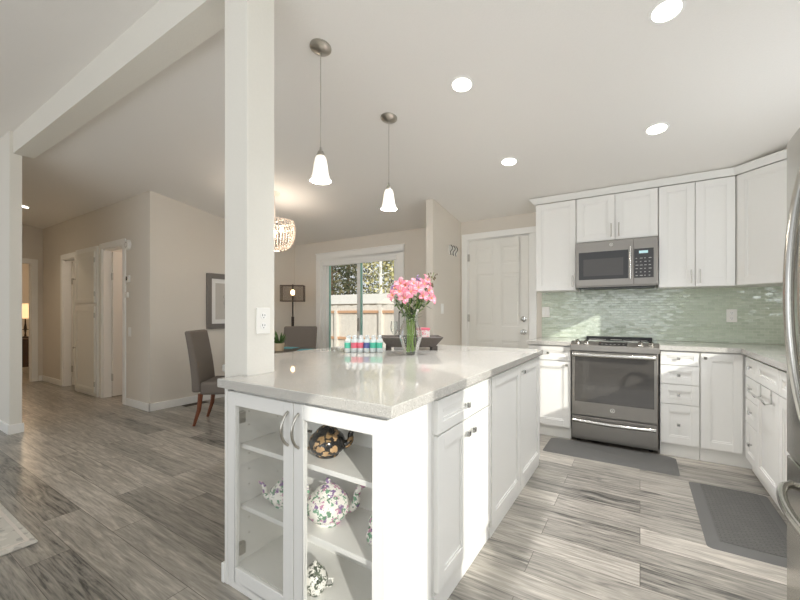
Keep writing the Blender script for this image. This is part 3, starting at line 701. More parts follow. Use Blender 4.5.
p_ = MB().box(.348, 2.528, .0195, .642, 3.312, .0215).build('textured_top', M_mat2, m2)
rg = tag(MB().box(-4.6, -.95, 0, -2.65, .64, .012).build('area_rug', M_rug, bevel=.006), 'pale patterned rug on the plank floor, lower left corner', 'rug')
b = MB(); b.box(-4.6, .60, .0121, -2.69, .615, .0135); b.box(-2.705, -.95, .0121, -2.69, .6, .0135)
b.build('border', M_quilt, rg)

# ------------------------------------------------------------------ lights
tilt = -math.atan(.145)
def tiltM(x, y, z): return Matrix.Translation((x, y, z)) @ Matrix.Rotation(tilt, 4, 'X')
def recessed(x, y, label, big=.062, e=8.5, c=(.98, .98, 1)):
    o = thing('recessed_light', label, 'ceiling light', (x, y, CZ(y)), 0, 'recessed ceiling lights')
    o.rotation_euler = (tilt, 0, 0)
    MB().lathe([(big, -.002), (big, -.006), (big * 1.22, -.004), (big * 1.25, 0), (big, 0)], 32, cap=False).build('trim_ring', M_trim, o, smooth=40)
    MB().lathe([(0, -.004), (big, -.004), (big, -.001), (0, -.001)], 32).build('lens', M_disc, o)
    l = bpy.data.lights.new('downlight', 'AREA'); l.shape = 'DISK'; l.size = big * 2; l.energy = e; l.color = c; l.spread = R(105)
    lo = bpy.data.objects.new('downlight', l); COL.objects.link(lo); lo.parent = o; lo.location = (0, 0, -.008)
recessed(-.975, 2.275, 'round recessed ceiling light, the one nearest the pendants')
recessed(-.972, 3.31, 'round recessed ceiling light above the back door side of the island')
recessed(.102, 3.30, 'round recessed ceiling light nearest the microwave')
recessed(.11, 2.262, 'round recessed ceiling light at the top edge, nearest the fridge')
recessed(-7.65, 1.68, 'small warm recessed light in the hall ceiling', .062, 4, (1, .84, .66))
def pendant(y, ztop, label):
    x = -1.6; zc = CZ(y)
    o = thing('pendant_light', label, 'pendant light', (x, y, zc), 0, 'glass pendants over the island')
    b = MB(Matrix.Rotation(tilt, 4, 'X')); b.lathe([(0, -.028), (.012, -.028), (.05, -.018), (.064, -.006), (.064, 0), (0, 0)], 28); b.build('canopy', M_nick, o, smooth=40)
    L_ = zc - ztop
    MB().tube([(0, 0, -.02), (0, 0, -L_ - .02)], .0022, 6).build('cord', M_nick, o)
    MB().lathe([(0, .02), (.006, .018), (.007, 0), (.016, -.005), (.024, -.025), (.026, -.045), (0, -.045)], 20, (0, 0, -L_)).build('socket_cap', M_nick, o, smooth=40)
    pr = [(.022, -.03), (.032, -.045), (.038, -.075), (.043, -.11), (.047, -.14), (.055, -.165), (.064, -.18)]
    b = MB(); b.lathe(pr + [(r - .003, z) for r, z in pr[::-1]], 28, (0, 0, -L_), False); b.build('glass_shade', M_shade, o, smooth=50)
    MB().ball((0, 0, -L_ - .1), .022).build('bulb', M_bulb, o, smooth=80)
    l = bpy.data.lights.new('pendant_glow', 'POINT'); l.energy = 8; l.color = (1, .95, .88); l.shadow_soft_size = .04
    lo = bpy.data.objects.new('pendant_glow', l); COL.objects.link(lo); lo.parent = o; lo.location = (0, 0, -L_ - .2)
pendant(1.63, 2.165, 'glass bell pendant over the island, the nearer one beside the post')
pendant(2.35, 2.165, 'glass bell pendant over the island, the farther one above the flowers')

# chandelier
CX, CY = -3.58, 2.9
o = thing('bead_chandelier', 'wooden bead chandelier with lit bulbs over the dining table', 'chandelier', (CX, CY, CZ(CY)))
b = MB(Matrix.Rotation(tilt, 4, 'X')); b.lathe([(0, -.03), (.02, -.03), (.06, -.012), (.065, 0), (0, 0)], 24).build('canopy', M_bead, o, smooth=40)
zt = 2.262 - CZ(CY)
MB().tube([(0, 0, -.02), (0, 0, zt + .01)], .006, 8).build('rod', M_bead, o)
b = MB()
for rr, z in ((.21, zt), (.235, zt - .06), (.02, zt)):
    b.tube([(rr * math.cos(a), rr * math.sin(a), z) for a in [2 * PI * i / 32 for i in range(33)]], .005, 6)
for i in range(4): a = i * PI / 2; b.tube([(0, 0, zt), (.21 * math.cos(a), .21 * math.sin(a), zt)], .004, 6)
b.build('frame', M_bead, o)
prof = [(.212, 0), (.222, -.035), (.23, -.075), (.231, -.12), (.227, -.165), (.219, -.21), (.205, -.25), (.18, -.285), (.14, -.315), (.08, -.335)]
st = None
for k in range(38):
    if st is None:
        b = MB()
        for i in range(len(prof) * 2 - 1):
            j = i / 2; a, c = prof[int(j)], prof[min(int(j) + 1, len(prof) - 1)]; f_ = j - int(j)
            b.ball((a[0] + (c[0] - a[0]) * f_, 0, zt + a[1] + (c[1] - a[1]) * f_), .0095, 6, 5)
        st = b.build('bead_strand', M_bead, o, smooth=80)
    else:
        c_ = st.copy(); COL.objects.link(c_); c_.parent = o; c_.rotation_euler = (0, 0, 2 * PI * k / 38)
for k in range(3):
    a = R(20 + 120 * k); p = (.09 * math.cos(a), .09 * math.sin(a))
    MB().cyl((p[0], p[1], zt - .2), (p[0], p[1], zt - .14), .012, 10).tube([(0, 0, zt), (0, 0, zt - .2), (p[0], p[1], zt - .2)], .004, 6).build('candle_arm', M_bead, o)
    MB().ball((p[0], p[1], zt - .105), .02, 10, 8, 1.9).build('bulb', M_bulb, o, smooth=80)
l = bpy.data.lights.new('chandelier_glow', 'POINT'); l.energy = 10; l.color = (1, .92, .82); l.shadow_soft_size = .1
lo = bpy.data.objects.new('chandelier_glow', l); COL.objects.link(lo); lo.parent = o; lo.location = (0, 0, zt - .12)

# ------------------------------------------------------------------ dining set
tb = thing('dining_table', 'round dark wood dining table under the bead chandelier', 'table', (CX, CY, 0))
MB().lathe([(0, .725), (.46, .725), (.5, .735), (.5, .76), (0, .76)], 48).build('tabletop', M_table, tb, smooth=30)
MB().lathe([(.06, .06), (.05, .2), (.075, .35), (.05, .5), (.07, .72), (0, .725)], 24).build('pedestal', M_table, tb, smooth=40)
for k in range(4):
    a = PI / 4 + k * PI / 2; b = MB(); b.tube([(.03 * math.cos(a), .03 * math.sin(a), .18), (.2 * math.cos(a), .2 * math.sin(a), .07), (.36 * math.cos(a), .36 * math.sin(a), .022)], [.035, .03, .022], 10); b.build('leg', M_table, tb, smooth=40)
def make_chair(label, loc, ang):
    c = thing('dining_chair', label, 'chair', loc, ang, 'grey parsons chairs at the dining table')
    b = MB(); b.box(-.2, -.225, .33, .25, .225, .47); b.build('seat', M_fab, c, bevel=.035, seg=4, smooth=60)
    b = MB(); n = 8; rows = []
    vs = []; fs = []
    for i in range(n + 1):
        t = i / n; z = .36 + .65 * t; xb = -.19 - .10 * t ** 1.5; th = .09 - .03 * t; w = .225 + .012 * t
        vs += [(xb - th, -w, z), (xb, -w, z), (xb, w, z), (xb - th, w, z)]
    for i in range(n):
        for j in range(4): fs.append((i * 4 + j, i * 4 + (j + 1) % 4, (i + 1) * 4 + (j + 1) % 4, (i + 1) * 4 + j))
    fs += [(3, 2, 1, 0), (n * 4, n * 4 + 1, n * 4 + 2, n * 4 + 3)]
    b.add(vs, fs).build('backrest', M_fab, c, bevel=.022, seg=3, smooth=60)
    for x, y, dx in ((.2, -.185, .0), (.2, .185, 0), (-.2, -.185, -.07), (-.2, .185, -.07)):
        b = MB(); b.tube([(x, y, .34), (x + dx * .25, y, .17), (x + dx, y, 0)], [.026, .022, .015], 8); b.build('leg', M_leg, c, smooth=40)
    return c
a1 = math.atan2(.63, .78)
make_chair('grey upholstered dining chair left of the post, seen from its side', (-3.90, 2.50, 0), a1)
a2 = math.atan2(2.9 - 3.55, -3.58 + 3.97)
make_chair('grey upholstered dining chair behind the table, by the floor lamp', (-3.93, 3.50, 0), a2)
# table things
for x, y, rz in ((-3.33, 3.17, .6), (-3.72, 3.22, .2)):
    lab = 'teal folded napkin at the right edge of the dining table' if x > -3.5 else 'teal folded napkin beside the potted plant on the dining table'
    tag(MB(T(x, y, .7605, rz)).box(-.1, -.09, 0, .1, .09, .006).build('napkin', M_book, bevel=.003), lab, 'napkin', 'teal napkins on the dining table')
p = thing('potted_plant', 'small leafy plant in a cream pot on the dining table', 'plant', (-3.54, 2.93, .7605))
MB().lathe([(0, 0), (.05, 0), (.065, .09), (.06, .09), (.048, .08), (0, .08)], 20).build('pot', M_pot, p, smooth=40)
b = MB()
def leaf(b, base, tip, w, up=.3):
    base, tip = Vector(base), Vector(tip); d = tip - base; s = d.cross(Vector((0, 0, 1)))
    if s.length < 1e-4: s = Vector((1, 0, 0))
    s = s.normalized() * w; n = s.cross(d).normalized() * w * .25
    vs = [base, base + d * .35 + s - n, base + d * .7 + s * .8 - n, tip, base + d * .7 - s * .8 - n, base + d * .35 - s - n, base + d * .35, base + d * .7]
    b.add([tuple(v) for v in vs], [(0, 1, 6), (1, 2, 7, 6), (2, 3, 7), (0, 6, 5), (6, 7, 4, 5), (7, 3, 4)])
for k in range(26):
    a = random.uniform(0, 2 * PI); rr = random.uniform(.05, .12); h = random.uniform(.1, .24)
    leaf(b, (.02 * math.cos(a), .02 * math.sin(a), .08), (rr * math.cos(a), rr * math.sin(a), h), .016)
b.build('leaves', M_leaf, p)
# floor lamp
fl = thing('floor_lamp', 'dark floor lamp with a rectangular mesh shade by the dining wall', 'lamp', (-4.72, 4.18, 0))
MB().lathe([(0, 0), (.14, 0), (.14, .012), (.03, .03), (0, .03)], 28).build('base', M_lampmetal, fl, smooth=40)
b = MB(); b.tube([(0, 0, .02), (0, 0, 1.66)], .011, 10); b.tube([(0, 0, .95), (0, 0, 1.14)], .022, 12); b.build('pole', M_lampmetal, fl, smooth=40)
sh = MB(Matrix.Rotation(R(35), 4, 'Z'))
w_, d_, z0, z1 = .18, .09, 1.39, 1.64
for x0, y0, x1, y1 in ((-w_, -d_, w_, -d_), (-w_, d_, w_, d_), (-w_, -d_, -w_, d_), (w_, -d_, w_, d_)):
    n = 20 if x0 != x1 else 10
    for i in range(n + 1):
        t = i / n; q = (x0 + (x1 - x0) * t, y0 + (y1 - y0) * t); sh.box(q[0] - .0012, q[1] - .0012, z0, q[0] + .0012, q[1] + .0012, z1)
    for j in range(17):
        z = z0 + (z1 - z0) * j / 16; e_ = .006 if j in (0, 16) else .0012
        sh.box(min(x0, x1) - .0015, min(y0, y1) - .0015, z - e_, max(x0, x1) + .0015, max(y0, y1) + .0015, z + e_)
shade = sh.build('lamp_shade', M_mesh, fl)
MB().ball((0, 0, 1.53), .034, 12, 10, 1.4).build('bulb', M_bulb, fl, smooth=80)
# picture
pc = thing('framed_picture', 'grey framed pencil sketch on the dining wall', 'picture', (-5.028, 3.25, 1.365))
b = MB(); 
for y0, z0, y1, z1 in ((-.33, -.385, -.26, .385), (.26, -.385, .33, .385), (-.26, .315, .26, .385), (-.26, -.385, .26, -.315)): b.box(.0, y0, z0, .03, y1, z1)
b.build('frame', M_frame, pc, bevel=.004)
MB().box(.003, -.26, -.315, .012, .26, .315).build('mount', M_white, pc)
ap = MB().box(.012, -.2, -.255, .014, .2, .255).build('print', M_art, pc)
b = MB(); random.seed(3)
for k in range(9):
    y, z = random.uniform(-.12, .12), random.uniform(-.16, .12); b.tube([(.015, y, z - .05), (.0152, y + random.uniform(-.04, .04), z), (.015, y + random.uniform(-.07, .07), z + .07)], .0025, 4)
    b.tube([(.015, y + .02 * math.cos(a), z + .07 + .02 * math.sin(a)) for a in [R(40 * i) for i in range(10)]], .0018, 4)
b.build('drawing', M_frame, ap)

# ------------------------------------------------------------------ hall things
lc = thing('linen_cabinet', 'white built-in linen cabinet with two stacked doors in the hall', 'cabinet', (-7.32, 2.2195, 0))
LW = .80
b = MB(); b.box(0, -.03, 0, .05, 0, 2.16); b.box(LW - .05, -.03, 0, LW, 0, 2.16); b.box(.05, -.03, 2.08, LW - .05, 0, 2.16); b.box(.05, -.03, 0, LW - .05, 0, .06); b.box(.05, -.03, 1.29, LW - .05, 0, 1.35); b.build('face_frame', M_trim, lc, bevel=.003)
for z0, z1 in ((.063, 1.287), (1.353, 2.077)):
    b = MB(Matrix.Translation((0, -.03, 0))); shaker(b, .04, z0 - .01, LW - .04, z1 + .01, .06); dd = b.build('door', M_door, lc, bevel=.002)
    for z in (z0 + .12, z1 - .12): MB().cyl((LW - .036, -.048, z - .035), (LW - .036, -.048, z + .035), .007, 8).build('hinge', M_nick, dd)
    b = MB(Matrix.Translation((.07, -.05, (z0 + z1) / 2)) @ Matrix.Rotation(R(90), 4, 'X')); b.lathe([(0, 0), (.008, 0), (.008, .015), (.016, .022), (.014, .03), (0, .033)], 14).build('knob', M_nick, dd, smooth=40)
b = MB(Matrix.Translation((-5.585, 2.2185, 2.08)) @ Matrix.Rotation(R(90), 4, 'X'))
sdx = thing('smoke_detector', 'round white smoke detector high on the hall wall', 'smoke detector', (-5.585, 2.219, 2.08))
b = MB(Matrix.Rotation(R(90), 4, 'X')); b.lathe([(0, 0), (.068, 0), (.068, .012), (.06, .03), (.045, .036), (0, .036)], 28).build('housing', M_plate, sdx, smooth=40)
b = MB(Matrix.Rotation(R(90), 4, 'X')); b.lathe([(.028, .0365), (.032, .038), (.036, .0365)], 24, cap=False); b.build('vent_ring', M_print, sdx)
th = thing('thermostat', 'white thermostat with dark screen on the hall wall corner', 'thermostat', (-5.588, 2.219, 1.64))
MB().box(-.05, -.022, -.045, .05, 0, .045).build('housing', M_plate, th, bevel=.006); MB().box(-.035, -.0235, -.02, .01, -.0215, .032).build('screen', M_bglass, th)
tag(MB().box(-5.65, 2.196, 1.40, -5.58, 2.2195, 1.47).build('wall_sensor', M_plate, bevel=.006), 'small white sensor box below the thermostat', 'sensor')

def plate(name, label, cat, loc, rz, kind='switch', w=.075, h=.118, gangs=1, group=None):
    o = thing(name, label, cat, loc, rz, group)
    MB().box(-w / 2, -.006, -h / 2, w / 2, 0, h / 2).build('plate', M_plate, o, bevel=.003)
    for gi in range(gangs):
        gx = (gi - (gangs - 1) / 2) * .046
        if kind == 'switch':
            MB().box(gx - .016, -.009, -.034, gx + .016, -.0055, .034).build('rocker', M_trim, o, bevel=.002)
        else:
            for z in (-.024, .024):
                r_o = MB(Matrix.Translation((gx, -.006, z)) @ Matrix.Rotation(R(90), 4, 'X')).lathe([(0, 0), (.0165, 0), (.0165, .002), (0, .002)], 18).build('receptacle', M_trim, o)
                MB().box(gx - .0075, -.0086, z - .002, gx - .0052, -.0079, z + .008).box(gx + .0052, -.0086, z - .002, gx + .0075, -.0079, z + .007).box(gx - .002, -.0086, z - .011, gx + .002, -.0079, z - .007).build('slots', M_black, r_o)
    return o
plate('light_switch', 'white light switch low on the hall wall by the corner', 'light switch', (-5.56, 2.2195, .955), 0)
plate('light_switch', 'white light switch on the wall end below the beam', 'light switch', (-5.65, 1.0545, 1.16), 0)
plate('light_switch', 'white light switch on the stub wall under the hooks', 'light switch', (-1.9415, 3.95, 1.25), R(90))
plate('light_switch', 'white double light switch on the green tiles left of the range', 'light switch', (-.90, 4.4875, 1.21), 0, gangs=2, w=.085)
plate('power_outlet', 'white outlet on the side of the post above the island', 'outlet', (-1.5245, 1.165, 1.163), R(90), 'outlet', w=.078, h=.125)
plate('power_outlet', 'white outlet on the green tiles right of the microwave', 'outlet', (.70, 4.4875, 1.175), 0, 'outlet')
hk = thing('key_hook_rack', 'white plate with three curled hooks beside the back door', 'hook rack', (-1.9415, 4.24, 1.965), R(90))
MB().box(-.12, -.008, -.055, .12, 0, .055).build('plate', M_plate, hk, bevel=.003)
for i in range(3):
    x = -.075 + i * .075
    b = MB(); b.tube([(x + .03 * math.sin(R(20 * k)), -.014 - .012 * math.sin(PI * k / 18), .06 - .12 * k / 18) for k in range(19)], .0042, 8); b.build('hook', M_lampmetal, hk, smooth=50)
vt = tag(MB().box(-4.99, 2.58, 0, -4.89, 2.88, .006).build('floor_vent', M_grill), 'brown floor vent along the dining wall baseboard', 'vent')
b = MB()
for i in range(12): b.box(-4.98, 2.595 + i * .023, .006, -4.90, 2.607 + i * .023, .008)
b.build('louvres', M_lampmetal, vt)
# bedroom lamp
ns = thing('nightstand', 'dark nightstand in the room beyond the hall', 'nightstand', (-10.6, 2.36, 0))
MB().box(-.25, -.25, .12, .25, .25, .66).build('body', M_bed, ns, bevel=.004); MB().box(-.27, -.27, .66, .27, .27, .69).build('top', M_bed, ns, bevel=.004)
for z in (.16, .41): MB().box(.25, -.22, z, .265, .22, z + .22).build('drawer', M_bed, ns, bevel=.003)
for sx in (-.22, .22):
    for sy in (-.22, .22): MB().box(sx - .02, sy - .02, 0, sx + .02, sy + .02, .12).build('leg', M_bed, ns)
lp = thing('table_lamp', 'lit table lamp with scroll base on the far nightstand', 'lamp', (-10.6, 2.36, .6905))
MB().lathe([(0, 0), (.09, 0), (.08, .02), (.02, .035), (.012, .1), (.025, .2), (.012, .3), (.01, .42), (0, .42)], 16).build('base', M_lampmetal, lp, smooth=40)
for s in (-1, 1): MB().tube([(0, s * .01, .18), (0, s * .09, .16), (0, s * .1, .25), (0, s * .05, .27)], .008, 8).build('scroll', M_lampmetal, lp)
MB().lathe([(.17, .40), (.11, .70), (.108, .70), (.168, .40)], 28, cap=False).build('lamp_shade', M_warmshade, lp, smooth=50)
for nm, loc, e_, c_ in (('bedroom_glow', (-10.6, 2.36, 1.9), 25, (1, .75, .5)), ('bath_glow', (-5.9, 3.4, 2.2), 14, (1, .8, .68)), ('room_glow', (-8.2, 3.4, 2.2), 8, (1, .9, .8))):
    l = bpy.data.lights.new(nm, 'POINT'); l.energy = e_; l.color = c_; l.shadow_soft_size = .15
    lo = bpy.data.objects.new(nm, l); COL.objects.link(lo); lo.location = loc

# ------------------------------------------------------------------ teapots in the display cabinet
def teapot(name, label, loc, rz, s, m, lidm, trimm, cat='teapot'):
    o = thing(name, label, cat, loc, rz, 'china in the display cabinet')
    MB().lathe([(0, 0), (.34 * s, 0), (.36 * s, .03 * s), (.34 * s, .06 * s), (.48 * s, .16 * s), (.565 * s, .32 * s), (.565 * s, .44 * s), (.5 * s, .6 * s), (.38 * s, .71 * s), (.31 * s, .74 * s), (0, .74 * s)], 28).build('body', m, o, smooth=50)
    ld = MB().lathe([(.34 * s, .742 * s), (.33 * s, .77 * s), (.25 * s, .85 * s), (.12 * s, .92 * s), (.05 * s, .94 * s), (0, .945 * s)], 24).build('lid', lidm, o, smooth=50)
    MB().ball((0, 0, 1.0 * s), .08 * s, 10, 8).build('finial', trimm, ld, smooth=80)
    MB().tube(bez((.45 * s, 0, .3 * s), (.78 * s, 0, .32 * s), (.72 * s, 0, .62 * s), 6) + bez((.74 * s, 0, .68 * s), (.78 * s, 0, .85 * s), (.95 * s, 0, .88 * s), 5), [.13 * s * (1 - .05 * i) for i in range(13)], 10).build('spout', m, o, smooth=60)
    MB().tube(bez((-.46 * s, 0, .72 * s), (-1.0 * s, 0, .85 * s), (-.85 * s, 0, .45 * s), 7) + bez((-.84 * s, 0, .42 * s), (-.75 * s, 0, .2 * s), (-.5 * s, 0, .2 * s), 6), .045 * s, 8).build('handle', m, o, smooth=60)
    return o
teapot('teapot', 'black teapot with gold roses on the top glass cabinet shelf', (-1.078, 1.135, .6205), R(35), .132, M_rose, M_rose, M_teapotb)
teapot('teapot', 'large white floral teapot on the middle glass cabinet shelf', (-1.078, 1.14, .3505), R(35), .162, M_china, M_china, M_china)
teapot('teapot', 'small white floral teapot behind the left glass door', (-1.33, 1.13, .3505), R(215), .118, M_china, M_china, M_china)
cu = thing('lidded_jar', 'small lidded floral jar at the right of the middle shelf', 'jar', (-.822, 1.12, .3505), 0, 'china in the display cabinet')
MB().lathe([(0, 0), (.02, 0), (.033, .015), (.036, .035), (.028, .055), (.018, .062), (0, .062)], 20).build('body', M_china, cu, smooth=50)
MB().lathe([(.018, .063), (.026, .075), (.026, .09), (.016, .104), (0, .108)], 20).build('lid', M_china, cu, smooth=50)
cu = thing('sugar_pot', 'white pot with dark green sprigs on the cabinet floor', 'pot', (-1.085, 1.075, .0955), R(20), 'china in the display cabinet')
MB().lathe([(0, 0), (.03, 0), (.048, .03), (.05, .06), (.038, .085), (.03, .09), (0, .09)], 22).build('body', M_china2, cu, smooth=50)
MB().lathe([(.034, .0905), (.026, .102), (.008, .11), (.01, .12), (0, .126)], 18).build('lid', M_china2, cu, smooth=50)
for s in (-1, 1): MB().tube([(s * .045, 0, .06), (s * .075, 0, .065), (s * .07, 0, .035), (s * .045, 0, .03)], .005, 8).build('handle', M_china2, cu, smooth=50)

# ------------------------------------------------------------------ island top things
TZ = .9115
# water bottles
def bottle(label, loc, m):
    o = thing('water_bottle', label, 'water bottle', loc, random.uniform(0, 6), 'small water bottles in the pack')
    MB().lathe([(0, 0), (.019, 0), (.0225, .004), (.0225, .025), (.021, .03), (.0225, .035), (.0225, .075), (.018, .092), (.0095, .103), (.0095, .108)], 16, cap=False).build('body', G_bot, o, smooth=50)
    MB().lathe([(.0231, .032), (.0231, .072)], 16, cap=False).build('label_wrap', m, o, smooth=50)
    MB().lathe([(.0115, .106), (.0115, .121), (0, .121)], 12, cap=False).build('cap', M_cap, o, smooth=40)
rowc = [M_teal, M_red, M_red, M_blue, M_teal, M_teal]
cn = {M_teal: 'teal', M_red: 'pink', M_blue: 'blue'}
ax = Vector((math.cos(R(32.5)), math.sin(R(32.5)))); ay = Vector((-ax.y, ax.x)); base = Vector((-1.812, 2.122))
nth = ['first', 'second', 'third', 'fourth', 'fifth', 'sixth']
rown = ['front', 'middle', 'back']
for j in range(3):
    for i in range(6):
        q = base + ax * (i * .0468) + ay * (j * .0462)
        m = rowc[i] if j == 0 else random.choice([M_teal, M_red, M_teal])
        bottle('%s-labelled small water bottle, %s from left in the %s row of the pack' % (cn[m], nth[i], rown[j]), (q.x, q.y, TZ), m)
# tray
ty = thing('wooden_tray', 'dark wooden tray with sloped sides on the island behind the vase', 'tray', (-1.545, 2.585, TZ), R(34))
def frustum(b, x0, y0, z0, x1, y1, z1): b.prism([(-x0, -y0), (x0, -y0), (x0, y0), (-x0, y0)], z0, z1, [(-x1, -y1), (x1, -y1), (x1, y1), (-x1, y1)])
b = MB(); frustum(b, .175, .085, .022, .17, .085, .032); b.build('bottom', M_tray, ty)
def wallp(p0, p1, q0, q1, th=.012):
    b = MB(); p0, p1, q0, q1 = [Vector(v) for v in (p0, p1, q0, q1)]
    n = (p1 - p0).cross(q0 - p0).normalized() * th
    vs = [p0, p1, q1, q0, p0 + n, p1 + n, q1 + n, q0 + n]
    return b.add([tuple(v) for v in vs], [(0, 1, 2, 3), (7, 6, 5, 4), (0, 4, 5, 1), (1, 5, 6, 2), (2, 6, 7, 3), (3, 7, 4, 0)])
A = [(-.18, -.09), (.18, -.09), (.18, .09), (-.18, .09)]; Bq = [(-.24, -.135), (.24, -.135), (.24, .135), (-.24, .135)]
for i in range(4):
    a, c = A[i], A[(i + 1) % 4]; e_, f_ = Bq[i], Bq[(i + 1) % 4]
    wallp((*a, .022), (*c, .022), (*e_, .098), (*f_, .098), -.012).build('side', M_tray, ty)
for sx in (-1, 1):
    for sy in (-1, 1): MB().prism([(sx * .18 - .022, sy * .07 - .014), (sx * .18 + .022, sy * .07 - .014), (sx * .18 + .022, sy * .07 + .014), (sx * .18 - .022, sy * .07 + .014)], 0, .03).build('foot', M_tray, ty)
tM = T(-1.545, 2.585, TZ, R(34))
bp = tM @ Vector((.098, .0, .0325))
bx = thing('gift_box', 'pink and white printed box in the wooden tray', 'box', tuple(bp), R(34))
MB().box(-.048, -.04, 0, .048, .04, .12).build('box_body', M_box, bx, bevel=.002); MB().box(-.05, -.042, .12, .05, .042, .137).build('lid', M_red, bx, bevel=.002)
lp_ = tM @ Vector((-.03, .012, .0325))
ln = thing('wire_lantern', 'house shaped wire and glass lantern in the wooden tray', 'lantern', tuple(lp_), R(34))
b = MB(); hw_, hd_, hz, rz_ = .066, .05, .26, .33
C8 = [(-hw_, -hd_), (hw_, -hd_), (hw_, hd_), (-hw_, hd_)]
for i in range(4):
    a, c = C8[i], C8[(i + 1) % 4]
    for z in (.003, hz): b.tube([(*a, z), (*c, z)], .003, 6)
    b.tube([(*a, 0), (*a, hz)], .003, 6)
for sy in (-hd_, hd_): b.tube([(-hw_, sy, hz), (0, sy, rz_), (hw_, sy, hz)], .003, 6)
b.tube([(0, -hd_, rz_), (0, hd_, rz_)], .003, 6)
b.build('wire_frame', M_lampmetal, ln)
b = MB()
for i in range(4):
    a, c = C8[i], C8[(i + 1) % 4]; b.add([(*a, .004), (*c, .004), (*c, hz - .003), (*a, hz - .003)], [(0, 1, 2, 3)])
b.build('panes', G_pane, ln)
wp = tM @ Vector((-.135, -.02, .0325))
wg = thing('wine_glass', 'stemmed glass standing in the tray left of the vase', 'glass', tuple(wp))
MB().lathe([(0, 0), (.028, 0), (.026, .003), (.005, .008), (.004, .08), (.012, .09), (.028, .115), (.031, .145), (.026, .19)], 20, cap=False).build('bowl', G_vase, wg, smooth=50)

# vase and flowers
VX, VY = -1.345, 2.245
va = thing('glass_vase', 'clear glass vase holding the pink flowers on the island', 'vase', (VX, VY, TZ))
prv = [(.0, .004), (.046, .0), (.05, .01), (.052, .03), (.066, .07), (.079, .115), (.08, .15), (.07, .19), (.052, .225), (.046, .25), (.05, .275), (.06, .30), (.066, .315)]
b = MB(); b.lathe(prv, 32, cap=False); b.build('body', G_vase, va, smooth=60)
MB().lathe([(.0, .012), (.046, .012), (.063, .07), (.075, .115), (.0745, .13), (0, .13)], 28).build('water', glass('water', (.96, .985, .97), 1.2, .5), va, smooth=50)
random.seed(11)
Rv = Vector((.843, .538, 0)); Bv = Vector((-.538, .843, 0))      # across / away in plan
def stem_pts(tip, k):
    a = random.uniform(0, 2 * PI); r = random.uniform(.01, .042)
    foot = Vector((VX + r * math.cos(a), VY + r * math.sin(a), TZ + .016 + .004 * (k % 3)))
    tip = Vector(tip); u = Vector((tip.x - VX, tip.y - VY, 0)); u = u.normalized() if u.length > 1e-4 else Vector((1, 0, 0))
    neck = Vector((VX, VY, TZ + .25)) + u * random.uniform(.008, .034) + Vector((-u.y, u.x, 0)) * random.uniform(-.015, .015)
    return [foot, foot.lerp(neck, .5), neck, neck.lerp(tip, .5) + u * .01, tip]
def smoothpts(pts, n=3):
    out = []
    P_ = [pts[0]] + pts + [pts[-1]]
    for i in range(1, len(P_) - 2):
        for j in range(n):
            t = j / n; p0, p1, p2, p3 = P_[i - 1:i + 3]
            out.append(.5 * ((2 * p1) + (p2 - p0) * t + (2 * p0 - 5 * p1 + 4 * p2 - p3) * t * t + (3 * p1 - p0 - 3 * p2 + p3) * t ** 3))
    return out + [pts[-1]]
fl_pos = [(-.115, -.02, .405), (-.07, -.06, .43), (-.10, .03, .455), (-.04, -.08, .385), (-.035, .0, .47), (.0, -.07, .425), (.02, .02, .485), (.045, -.06, .455), (.08, -.02, .48), (.075, -.05, .40), (.115, .0, .44), (.13, -.03, .385), (-.01, .06, .44), (.06, .06, .43), (-.065, -.02, .485), (.10, .02, .51)]
for k, (u, v, z) in enumerate(fl_pos):
    tip = Vector((VX, VY, TZ)) + Rv * u + Bv * v + Vector((0, 0, z))
    pts = smoothpts(stem_pts(tip, k))
    o = thing('pink_flower', 'pink lily-like flower in the bouquet in the glass vase', 'flower', tuple(pts[0]), 0, 'pink flowers in the vase')
    off = Matrix.Translation(-pts[0])
    MB(off).tube(pts, .0028, 6).build('stem', M_green, o, smooth=60)
    out = (Rv * u * 1.2 + Bv * (v - .09) * 1.1 + Vector((0, 0, .07))).normalized()
    q = out.to_track_quat('Z', 'Y').to_matrix().to_4x4()
    for mtl, nm, ph, L_, w in ((M_pink, 'outer_petals', 0, .048, .017), (M_pink2, 'inner_petals', 60, .042, .013)):
        b = MB(off @ Matrix.Translation(tip) @ q @ Matrix.Rotation(R(ph + random.uniform(0, 40)), 4, 'Z'))
        for i in range(3 if nm == 'inner_petals' else 4):
            a = 2 * PI * i / (3 if nm == 'inner_petals' else 4); c, s = math.cos(a), math.sin(a)
            rows = [(.002, .003, .004), (.012, w * .7, .014), (.026, w, .022), (.038, w * .8, .024), (L_, .003, .018)]
            vs = []; fs = []
            for r, ww, z in rows:
                for e_, dz in ((-1, .004), (0, 0), (1, .004)): vs.append((c * r - s * e_ * ww, s * r + c * e_ * ww, z + dz))
            for j in range(4):
                for e_ in range(2): fs.append((j * 3 + e_, j * 3 + e_ + 1, j * 3 + e_ + 4, j * 3 + e_ + 3))
            b.add(vs, fs)
        b.build(nm, mtl, o, smooth=60)
    b = MB(off @ Matrix.Translation(tip) @ q)
    for i in range(4): a = i * 1.57; b.tube([(0, 0, .005), (.008 * math.cos(a), .008 * math.sin(a), .028)], .0014, 4)
    b.build('stamens', M_yel, o)
    b = MB(off)
    for i in range(9):
        j = random.randint(len(pts) - 7, len(pts) - 2); a = random.uniform(0, 2 * PI); p = pts[j]
        leaf(b, p, p + Vector((.05 * math.cos(a), .05 * math.sin(a), random.uniform(-.035, .05))), .0085)
    b.build('leaves', M_leaf, o)
